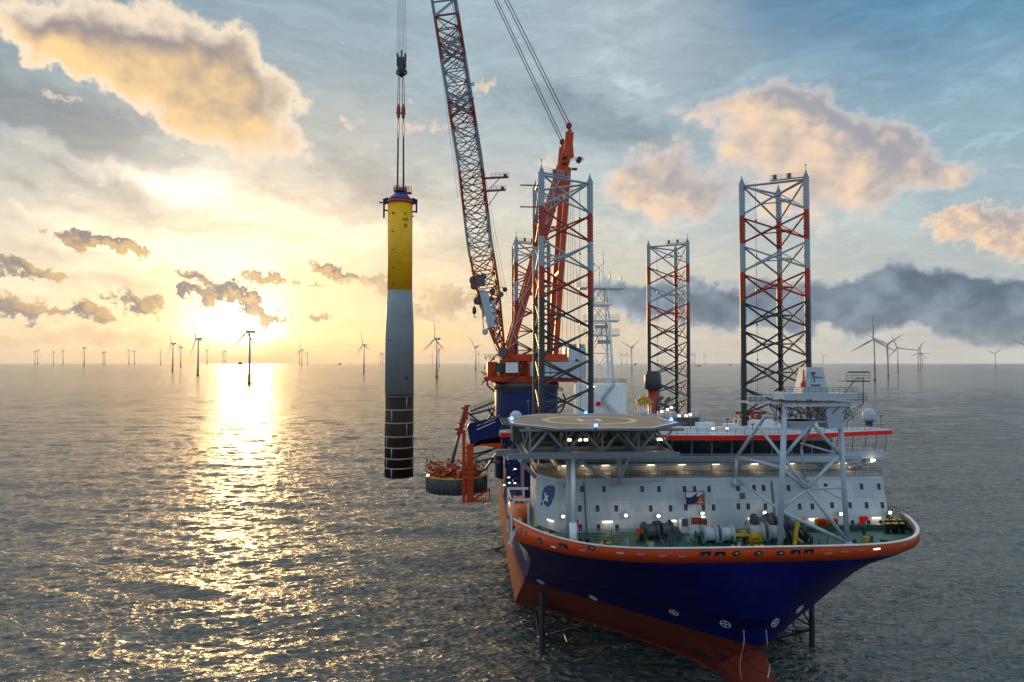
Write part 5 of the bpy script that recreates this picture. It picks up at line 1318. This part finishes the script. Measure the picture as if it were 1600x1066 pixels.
# deck machine pieces
def gear(name, px, py, Y, mats, parts, label, cat, group=None):
    x, y = dk(px, py, Y); g = thing(name, (x, y, DZ), label, cat, group)
    for nm, mt, fn in parts: m_ = MB(); fn(m_, Vector((x, y, DZ))); m_.build(nm, mt, g)
    return g
def cr_(m_, p): m_.tube(p, p+UP*1.2, .3, 10); m_.cbox(p+UP*.08, (1.2, 1.2, .16))
def cr2(m_, p): m_.beam(p+UP*1.2, p+Vector((.5, 0, 4.2)), .4, .5); m_.beam(p+Vector((.5, 0, 4.1)), p+Vector((1.6, 0, 4.5)), .3, .35); m_.beam(p+Vector((0, 0, 1.8)), p+Vector((1.2, 0, 1.0)), .25, .3)
gear('deck_crane', 1242, 852, -36, 0, (('crane_base', 'yel2', cr_), ('jib', 'yel2', cr2)), 'small yellow knuckle deck crane beside the bow tower leg', 'deck crane')
def yb(m_, p): m_.box((p.x-1.4, p.y-.4, p.z+1.5), (p.x+1.4, p.y+.4, p.z+1.8)); 
def yl(m_, p): [m_.tube((p.x+a, p.y, p.z), (p.x+a, p.y, p.z+1.5), .12, 6) for a in (-1.1, 1.1)]; m_.lathe((p.x-.5, p.y, p.z), [(.4, 0), (.4, .9), (.25, 1.2)], 12)
gear('pipe_trestle', 1156, 850, -34, 0, (('trestle_top', 'yel2', yb), ('trestle_legs', 'green', yl)), 'yellow topped trestle between two winches', 'trestle')
def y3(m_, p): m_.lathe(p+Vector((0, -.5, 1.1)), [(1.1, 0), (1.1, .2), (.4, .25), (.4, .5)], 16, axis=(0, -1, 0)); m_.beam(p+Vector((-.9, -.9, 1.4)), p+Vector((.9, -.9, .8)), .2, .2)
gear('valve_wheel', 1178, 846, -33.5, 0, (('wheel', 'yel2', y3), ('valve_body', 'green', lambda m_, p: m_.cbox(p+UP*.9, (1.2, .8, 1.8)))), 'round yellow handwheel on a green valve block', 'valve')
for px, lbl in ((1283, 'orange yellow gas bottle rack right of the strip light'), (1300, 'smaller orange gas bottle rack near the right tower leg')):
    gear('bottle_rack', px, 826, -25.8, 0, (('rack', 'yel2', lambda m_, p: m_.box((p.x-.9, p.y-.3, p.z+1.0), (p.x+.9, p.y+.4, p.z+1.9))), ('bottle', 'corange', lambda m_, p: [m_.lathe((p.x-.6+.4*i, p.y-.4, p.z+.9), [(.17, 0), (.17, 1.0), (.05, 1.25)], 8) for i in range(4)])), lbl, 'bottle rack')
def gr(m_, p):
    for k in range(14):
        q = p+Vector((rnd.uniform(-1.8, 1.8), rnd.uniform(-.8, .8), rnd.uniform(.3, 1.7))); m_.tube(q, q+Vector((rnd.uniform(-1, 1), rnd.uniform(-.5, .5), rnd.uniform(-.3, .6))), rnd.uniform(.08, .25), 6)
gear('anchor_windlass', 1052, 848, -30, 0, (('windlass_body', 'green', gr), ('gear_housing', 'dgrey', lambda m_, p: m_.cbox(p+UP*.7, (2.2, 1.4, 1.4)))), 'low green windlass machinery at the foot of the deckhouse lamp', 'windlass')
gear('fire_point', 900, 838, -26.5, 0, (('red_box', 'redmark', lambda m_, p: m_.cbox(p+UP*1.9, (.8, .4, 1.1))), ('post', 'green', lambda m_, p: m_.tube(p, p+UP*1.4, .08, 6))), 'red fire locker on a green post before the port windows', 'fire locker')
gear('fire_monitor', 1350, 834, -28.5, 0, (('monitor_body', 'redmark', lambda m_, p: (m_.cbox(p+UP*2.5, (1.3, .6, .7), rz=.3), m_.beam(p+Vector((0, 0, 2.3)), p+Vector((-.9, 0, 1.6)), .3, .4))), ('stand', 'green', lambda m_, p: m_.tube(p, p+UP*2.2, .22, 8))), 'red hooded fire monitor on green stand, starboard side', 'fire monitor')
gear('control_cabinet', 1069, 838, -25.6, 0, (('cabinet', 'white2', lambda m_, p: m_.cbox(p+UP*1.2, (1.3, .9, 2.4))), ('door', 'dgrey', lambda m_, p: m_.cbox(p+Vector((0, -.47, 1.7)), (.9, .06, 1.2)))), 'narrow white control cabinet with dark door, left of the pair', 'cabinet')
gear('control_cabinet', 1085, 838, -26.2, 0, (('cabinet', 'white2', lambda m_, p: m_.cbox(p+UP*1.4, (1.8, 1.0, 2.8))), ('window', 'rust', lambda m_, p: m_.cbox(p+Vector((0, -.52, 2.1)), (1.4, .06, 1.1)))), 'wide white control cabinet with dark red window under the flag', 'cabinet')
gear('control_cabinet', 1098, 838, -26.2, 0, (('cabinet', 'white2', lambda m_, p: m_.cbox(p+UP*1.3, (1.4, 1.0, 2.6))), ('window', 'rust', lambda m_, p: m_.cbox(p+Vector((0, -.52, 1.9)), (1.1, .06, 1.0)))), 'white control cabinet with brown window beneath the lamp right of the flag', 'cabinet')
# bollards: pairs of black posts with yellow caps
bl = [(832, 829, -26.5, 'outermost port bollard beside the lifeboat davit'), (849, 836, -30, 'bollard inside the curve of the port bulwark'), (862, 839, -31.5, 'bollard just left of the port helideck mast'),
      (894, 846, -35, 'bollard just right of the port helideck mast'), (945, 850, -37, 'bollard behind the round port fairlead'), (912, 846, -34, 'dark bollard with plain cap behind port bulwark'),
      (1392, 838, -28, 'inner bollard at the starboard bulwark end'), (1405, 836, -28, 'outer bollard at the starboard bulwark end'), (1390, 832, -25.5, 'rear inner bollard at the starboard end'), (1402, 831, -25.5, 'rear outer bollard beside the white starboard rail'),
      (1150, 856, -38.5, 'low bollard behind the middle fairlead'), (1186, 856, -38.5, 'low bollard left of the bow tower foot'), (962, 852, -38, 'low bollard behind the port oval fairleads')]
for px, py, Y, lb in bl:
    x, y = dk(px, py, Y); b_ = thing('bollard', (x, y, DZ), 'yellow topped black '+lb if 'plain' not in lb else lb, 'bollard', 'bollards along the foredeck edge')
    s_ = .75 if 'low' in lb else .95
    m_ = MB(); m_.box((x-1.0*s_, y-.5*s_, DZ), (x+1.0*s_, y+.5*s_, DZ+.15))
    for q in (-.55, .55): m_.lathe((x+q*s_, y, DZ+.15), [(.34*s_, 0), (.34*s_, 1.3*s_), (.42*s_, 1.4*s_)], 14)
    m_.build('bollard_post', 'black', b_)
    for q in (-.55, .55): MB().lathe((x+q*s_, y, DZ+.15+1.4*s_), [(.42*s_, 0), (.42*s_, .14*s_), (.3*s_, .2*s_)], 14).build('cap', 'yel2' if 'plain' not in lb else 'dgrey', b_)
# small rails, hoses and clutter fixed to the foredeck
mb = MB(); mb.rail([at(905, 845, Z=DZ), at(985, 849, Z=DZ)], 1.1, 1.2, .04); mb.rail([at(1010, 850, Z=DZ), at(1010, 838, Z=DZ)], 1.1, 1.0, .04)
a, b = at(1252, 842, Z=DZ), at(1395, 833, Z=DZ); mb.rail([Vector((a.x, -27, DZ)), Vector((29, -26.5, DZ))], .9, 1.6, .04); mb.beam((a.x, -26.2, DZ+.5), (29.5, -25.6, DZ+.5), .6, .8)
for k in range(60):
    x = rnd.uniform(-20, 24); y = rnd.uniform(-37, -28); h = rnd.uniform(.3, 1.3); MB().cbox((x, y, DZ+h/2), (rnd.uniform(.2, .9), rnd.uniform(.2, .7), h)).build('deck_locker', rnd.choice(['green', 'grey', 'dgrey', 'green', 'yel2']), VES) if k % 2 else MB().tube((x, y, DZ), (x, y, DZ+h+.4), .07, 5).tube((x, y, DZ+h+.4), (x+.2, y, DZ+h+.4), .1, 5).build('vent_pipe', 'green', VES)
mb.build('foredeck_railing', 'green', VES)
mb = MB()
for k in range(26):
    x = rnd.uniform(31.0, 32.0) - rnd.uniform(0, 2.2); y = rnd.uniform(-27, -21); h = rnd.uniform(.8, 2.4); mb.cbox((x, y, DZ+h/2), (.4, .4, h)) if k % 2 else mb.tube((x, y, DZ), (x+.2, y, DZ+h), .07, 5)
mb.rail([(32.2, -20, DZ+1.5), (32.2, -26, DZ+1.5)], 1.4, 1, .04); mb.tube((31.0, -22, DZ), (31.0, -22, DZ+6.5), .04, 4); mb.build('starboard_fittings', 'dgrey', VES)

# ------------------------------------------------------------------ gear standing on the aft deck
PH = thing('pile_hammer', (2.5, 68, 30), 'upright dark blue pile hammer on red base seen through the far starboard leg', 'pile hammer')
p = at(1020, 600, Y=60); MB().lathe((p.x, 60, 0), [(2.0, at(1020, 609, Y=60).z), (2.4, at(1020, 606, Y=60).z), (2.4, at(1020, 586, Y=60).z), (1.9, at(1020, 583, Y=60).z), (1.9, at(1020, 580, Y=60).z)], 24).build('hammer_body', 'navyleg', PH)
MB().lathe((p.x+.3, 60, 0), [(1.6, 30), (1.8, at(1020, 609, Y=60).z)], 20).build('anvil_housing', 'redleg', PH)
mb = MB(); mb.path([at(1028, 640, Y=58), at(1030, 625, Y=58), at(1036, 620, Y=58)], .5, 8); mb.path([at(1040, 640, Y=58), at(1041, 626, Y=58), at(1047, 622, Y=58)], .5, 8); mb.build('exhaust_pipe', 'dgrey', AF)
YM = thing('hydraulic_power_unit', at(1005, 630, Y=50), 'yellow machinery frame left of the blue pile hammer', 'power unit')
mb = MB(); a, b = at(997, 630, Y=50), at(1017, 621, Y=50)
for k in range(26): q = Vector((rnd.uniform(a.x, b.x), 50+rnd.uniform(-1, 1), rnd.uniform(a.z, b.z))); mb.cbox(q, (rnd.uniform(.6, 1.6), .8, rnd.uniform(.3, .9)))
mb.box((a.x, 49.2, a.z-.2), (b.x, 51, a.z+.1)); mb.build('unit_frame', 'yel2', YM)
mb = MB()
for k in range(7): x_ = a.x+(b.x-a.x)*k/6; mb.tube((x_, 50, a.z), (x_, 50, 38), .18, 6)
mb.build('stand', 'tgrey', YM)
RS = thing('seafastening_frame', (14, 16, 40), 'red steel frame with pipes beside the near starboard leg', 'steel frame')
mb = MB(); a, b = at(1148, 660, Y=9), at(1196, 645, Y=9)
for k in range(46): q = Vector((rnd.uniform(a.x, b.x), 9+rnd.uniform(-1.5, 1.5), rnd.uniform(a.z, b.z))); mb.tube(q, q+Vector((rnd.uniform(-1.4, 1.4), 0, rnd.uniform(-1.2, 1.2))), rnd.uniform(.08, .22), 6) if k % 3 else mb.cbox(q, (rnd.uniform(.4, 1.2), .8, rnd.uniform(.3, .8)))
mb.beam(Vector((a.x, 9, b.z)), Vector((b.x, 9, b.z)), .5, .5); mb.build('frame_work', 'rust', RS)
mb = MB()
for k in range(6): x_ = a.x+(b.x-a.x)*(k+.3)/6; mb.tube((x_, 8, a.z+.8), (x_, 8, 38), .25, 8)
mb.build('vent_pipe', 'white2', RS)
MB().box((9, 8, 27), (24, 14, 39.6)).build('aft_locker_block', 'white', VES)
# ------------------------------------------------------------------ offshore wind farm
HZY = 566.0
def turbine_proto():
    """1:1 turbine, hub at 130 m, 78 m blades; local origin on the water, rotor facing -X"""
    r = bpy.data.objects.new('wind_turbine', None); col.objects.link(r)
    o = MB().lathe((0, 0, 0), [(2.9, 24), (2.7, 60), (2.0, 127.5)], 20).build('tower', 'tower', r)
    t = MB().lathe((0, 0, -4), [(3.6, 0), (3.6, 24), (3.3, 27), (3.3, 28.5)], 20).build('transition_piece', 'tpyellow', r)
    m_ = MB().lathe((0, 0, 0), [(3.7, 0), (3.7, 5.5)], 20); m_.build('splash_zone', 'brown', t)
    m_ = MB(); m_.lathe((0, 0, 24.5), [(5.6, 0), (5.6, .5)], 16)
    for k in range(12): a, b = k*math.pi/6, (k+1)*math.pi/6; m_.rail([(5.5*math.cos(a), 5.5*math.sin(a), 25), (5.5*math.cos(b), 5.5*math.sin(b), 25)], 1.3, 3, .12, rows=2)
    m_.beam((-4.6, 0, 24.5), (-4.6, 0, 0), .5, .8); m_.build('work_platform', 'tpyellow', t)
    m_ = MB(); m_.prism([(-6, -3), (13, -2.7), (13, 2.7), (-6, 3)], 127.2, 133.6, top=[(-5.5, -2.6), (12.2, -2.3), (12.2, 2.3), (-5.5, 2.6)]); m_.box((8, -2, 133.6), (12, 2, 135)); m_.build('nacelle', 'tower', r)
    h = MB().lathe((-5.9, 0, 130.4), [(2.8, 0), (2.8, 2.6), (1.9, 4.4), (.3, 5.4)], 18, axis=(-1, 0, 0)).build('rotor_hub', 'tower', r)
    return r, h
def blade_mesh():
    mb = MB(); pr_ = [(0, 1.7, 1.7), (4, 1.9, 1.6), (14, 3.3, 1.0), (24, 2.9, .8), (45, 2.0, .55), (65, 1.3, .35), (76, .6, .2), (78, .1, .05)]; n = 10
    for z, c, th in pr_:
        for i in range(n):
            a = 2*math.pi*i/n; mb.v.append((-8.4-z*z*.0009+th*math.sin(a), c*math.cos(a)-(c-1.6)*.35, 1.5+z))
    for k in range(len(pr_)-1):
        for i in range(n): j = (i+1) % n; mb.face([k*n+i, k*n+j, (k+1)*n+j, (k+1)*n+i], 0, True)
    mb.face(list(range(n))[::-1]); return mb
TP, TH = turbine_proto()
BLD = []
b0 = blade_mesh().build('blade', 'tower'); BLD.append(b0)
for k in (1, 2): b_ = b0.copy(); col.objects.link(b_); BLD.append(b_)
for k, b_ in enumerate(BLD): b_.parent = TP; b_.location = (0, 0, 130.4); b_.rotation_euler = (k*2*math.pi/3, 0, 0)
for o in bpy.data.objects:
    if o.parent: kids.setdefault(o.parent.name, []).append(o)
# px, waterline y, hub y, blade angle, words that single it out
G_ = 'wind turbines of the offshore farm'
TL = [
 (390, 600, 518.5, 2, 'largest wind turbine, standing right in the glittering sun path'),
 (309.5, 587.5, 529.5, -22, 'second largest turbine left of the sun path, dark against gold sky'),
 (270, 580, 537, -24, 'tall turbine next left of the big one beside the sun path'),
 (282.5, 574, 543, -70, 'slim turbine squeezed between two taller ones left of the sun path'),
 (131.5, 571.5, 543.5, -12, 'dark turbine standing alone under the grey clouds far left'),
 (98.5, 568.2, 548, 0, 'turbine next left of the dark lone one, far left'),
 (83.3, 567.8, 550, 10, 'short far turbine third from the left frame edge'),
 (59, 567.4, 548, 0, 'right one of the close pair at the far left horizon'),
 (54.6, 567.4, 549.7, 40, 'left one of the close pair at the far left horizon'),
 (161, 567.4, 551, 0, 'fainter left one of a close pair right of the lone dark turbine'),
 (163.8, 567.8, 550, 90, 'darker right one of a close pair right of the lone dark turbine'),
 (201.5, 568.2, 547.5, 90, 'T-shaped turbine midway between the lone dark one and the tall cluster'),
 (210, 567.3, 549, 20, 'very faint turbine just right of the T-shaped one'),
 (251, 567.6, 550, 60, 'faint turbine standing alone left of the tall cluster'),
 (323.5, 570.5, 547.5, 90, 'pale gold turbine just right of the second largest turbine'),
 (348.5, 567.6, 550, 0, 'left one of a faint pair before the bright sun glow'),
 (351.7, 568, 549, 80, 'right one of a faint pair before the bright sun glow'),
 (468, 569, 549, 10, 'left one of a close pair right of the sun path'),
 (471.6, 572.5, 546.6, -10, 'taller right one of a close pair right of the sun path'),
 (480.6, 567.2, 552, 30, 'very faint turbine right of the close pair past the sun path'),
 (568.8, 581, 539, -12, 'dark turbine just left of the hanging foundation tube'),
 (595, 567.3, 553, 0, 'faint left turbine at the edge of the hanging tube'),
 (598.6, 567.3, 553, 50, 'faint right turbine at the edge of the hanging tube'),
 (675.8, 567.2, 556, 20, 'tiny faint turbine left of the big one right of the hanging tube'),
 (682.5, 590.5, 529.7, 0, 'big turbine with yellow foot between hanging tube and crane'),
 (686.2, 573.7, 547, 60, 'smaller turbine half hidden behind the one with yellow foot'),
 (743.4, 578, 542.4, 80, 'dark turbine close left of the crane boom foot'),
 (748, 567.4, 553, 0, 'tiny turbine beside the one left of the crane boom'),
 (971.3, 568, 554, 90, 'T-shaped far turbine right of the signal mast'),
 (979.7, 567.2, 554, 0, 'thin faint turbine between signal mast and the turbine with platform'),
 (987.3, 579, 543.3, 58, 'turbine between the signal mast and the far starboard leg'),
 (1034.3, 567.3, 562, 0, 'tiny turbine seen through the far starboard leg lattice'),
 (1081.8, 567.6, 554, 0, 'left one of a pair just right of the far starboard leg'),
 (1085.5, 567.8, 554, 40, 'right one of a pair just right of the far starboard leg'),
 (1101.7, 567.4, 556, 90, 'lone faint turbine midway between both starboard legs'),
 (1162, 569, 556, 62, 'turbine half hidden by the near starboard leg'),
 (1266, 567.8, 554.3, 30, 'far turbine just right of the near starboard leg'),
 (1286.5, 567.8, 556, 90, 'far turbine standing alone right of the near starboard leg'),
 (1366.4, 595, 530.6, 0, 'largest of the pale turbines on the right, yellow foot'),
 (1387.4, 588, 538, 58, 'second of the pale row on the right, blades in a Y'),
 (1402.9, 582, 543.5, -20, 'third of the pale row on the right'),
 (1434.6, 578.5, 547.5, 38, 'front turbine of the overlapping group of three on the right'),
 (1438, 577, 551.5, 10, 'middle turbine of the overlapping group of three on the right'),
 (1441.3, 574, 552.6, 90, 'rearmost turbine of the overlapping group of three on the right'),
 (1555.4, 574.5, 552.6, 55, 'lone Y-bladed turbine near the right frame edge'),
 (1607, 581, 542, 62, 'turbine at the right frame edge with only blades showing'),
]
YAW = -(R(42)-PSI) + math.pi/2         # rotor axis bearing
for k, (px, yb_, yh, ang, lb) in enumerate(TL):
    D = min(54.5*F/(yb_-HZY), 15000.0); hub = 54.5+(HZY-yh)*D/F; s_ = hub/130.4
    t = TP if k == 0 else copy_tree(TP)
    p = CAM+ray(px, HZY)*(D/ray(px, HZY).dot(FW)); t.location = (p.x, p.y, 0); t.scale = (s_, s_, s_)
    ax_az = R(-130+((k*37) % 9)-4)-PSI                 # bearing the rotor faces (from +Y towards +X)
    fx, fy = math.sin(ax_az), math.cos(ax_az); t.rotation_euler = (0, 0, math.atan2(fy, fx)+math.pi)
    tag(t, lb, 'wind turbine', G_)
    bs = BLD if k == 0 else [c for c in t.children if c.name.startswith('blade')]
    for i, b_ in enumerate(bs): b_.rotation_euler = (R(ang)+i*2*math.pi/3, 0, 0)
# ------------------------------------------------------------------ platforms and ships on the horizon
def platform(px, D, s_, label):
    p = CAM+ray(px, HZY)*(D/ray(px, HZY).dot(FW)); o = thing('offshore_substation', (p.x, p.y, 0), label, 'offshore platform', None); o.location = (p.x, p.y, 0)
    m_ = MB()
    for a, b in ((-18, -10), (18, -10), (18, 10), (-18, 10)): m_.tube((p.x+a*s_, p.y+b*s_, -3), (p.x+a*.8*s_, p.y+b*s_, 22*s_), 1.8*s_, 8)
    m_.tube((p.x-18*s_, p.y, 2), (p.x+16*s_, p.y, 20*s_), .9*s_, 6); m_.tube((p.x+18*s_, p.y, 2), (p.x-16*s_, p.y, 20*s_), .9*s_, 6); m_.build('jacket', 'dgrey', o)
    m_ = MB(); m_.box((p.x-26*s_, p.y-14*s_, 20*s_), (p.x+26*s_, p.y+14*s_, 40*s_)); m_.box((p.x-14*s_, p.y-10*s_, 40*s_), (p.x+20*s_, p.y+10*s_, 48*s_)); m_.build('topside', 'dgrey', o)
    m_ = MB(); m_.beam((p.x+10*s_, p.y, 48*s_), (p.x+22*s_, p.y, 60*s_), 2, 2); m_.build('platform_crane', 'yel2', o)
platform(375.3, 9000, 1.1, 'small dark substation platform on the horizon under the sun')
platform(531, 12000, .8, 'tiny substation platform on the horizon left of the hanging tube')
platform(992, 9500, .8, 'small platform on the horizon beside the turbine right of the mast')
def ship(px, D, s_, label):
    p = CAM+ray(px, HZY)*(D/ray(px, HZY).dot(FW)); o = thing('distant_ship', (p.x, p.y, 0), label, 'ship', None)
    x, y = p.x, p.y
    MB().prism([(x-30*s_, y-5*s_), (x+24*s_, y-5*s_), (x+34*s_, y), (x+24*s_, y+5*s_), (x-30*s_, y+5*s_)], -1, 7*s_, top=[(x-31*s_, y-6*s_), (x+26*s_, y-6*s_), (x+38*s_, y), (x+26*s_, y+6*s_), (x-31*s_, y+6*s_)]).build('ship_hull', 'dgrey', o)
    MB().box((x+4*s_, y-5*s_, 7*s_), (x+22*s_, y+5*s_, 18*s_)).box((x+8*s_, y-4*s_, 18*s_), (x+18*s_, y+4*s_, 23*s_)).tube((x+12*s_, y, 23*s_), (x+12*s_, y, 34*s_), .8*s_, 6).build('wheelhouse', 'grey', o)
ship(1090.5, 9000, 1.3, 'small dark ship on the horizon right of the far starboard leg')
ship(1139.5, 12000, 1.2, 'tiny low ship on the horizon left of the near starboard leg')

# ------------------------------------------------------------------ sea haze
m_ = bpy.data.materials.new('haze'); m_.use_nodes = True; t = m_.node_tree; t.nodes.clear()
pv = t.nodes.new('ShaderNodeVolumePrincipled'); pv.inputs['Color'].default_value = (.86, .9, .95, 1); pv.inputs['Density'].default_value = 1.0e-5; pv.inputs['Anisotropy'].default_value = .3
mo = t.nodes.new('ShaderNodeOutputMaterial'); t.links.new(pv.outputs[0], mo.inputs['Volume'])
hb = MB(); hb.box((CAM.x-31500, CAM.y-31500, -4), (CAM.x+31500, CAM.y+31500, 640)); ho = hb.build('haze', m_); tag(ho, 'thin sea haze fading the far turbines', 'haze', kind='stuff')

# ------------------------------------------------------------------ keep to thing > part > sub-part
for o in list(bpy.data.objects):
    ch = []; q = o
    while q is not None: ch.append(q); q = q.parent
    if len(ch) > 3: adopt(o, ch[-2])
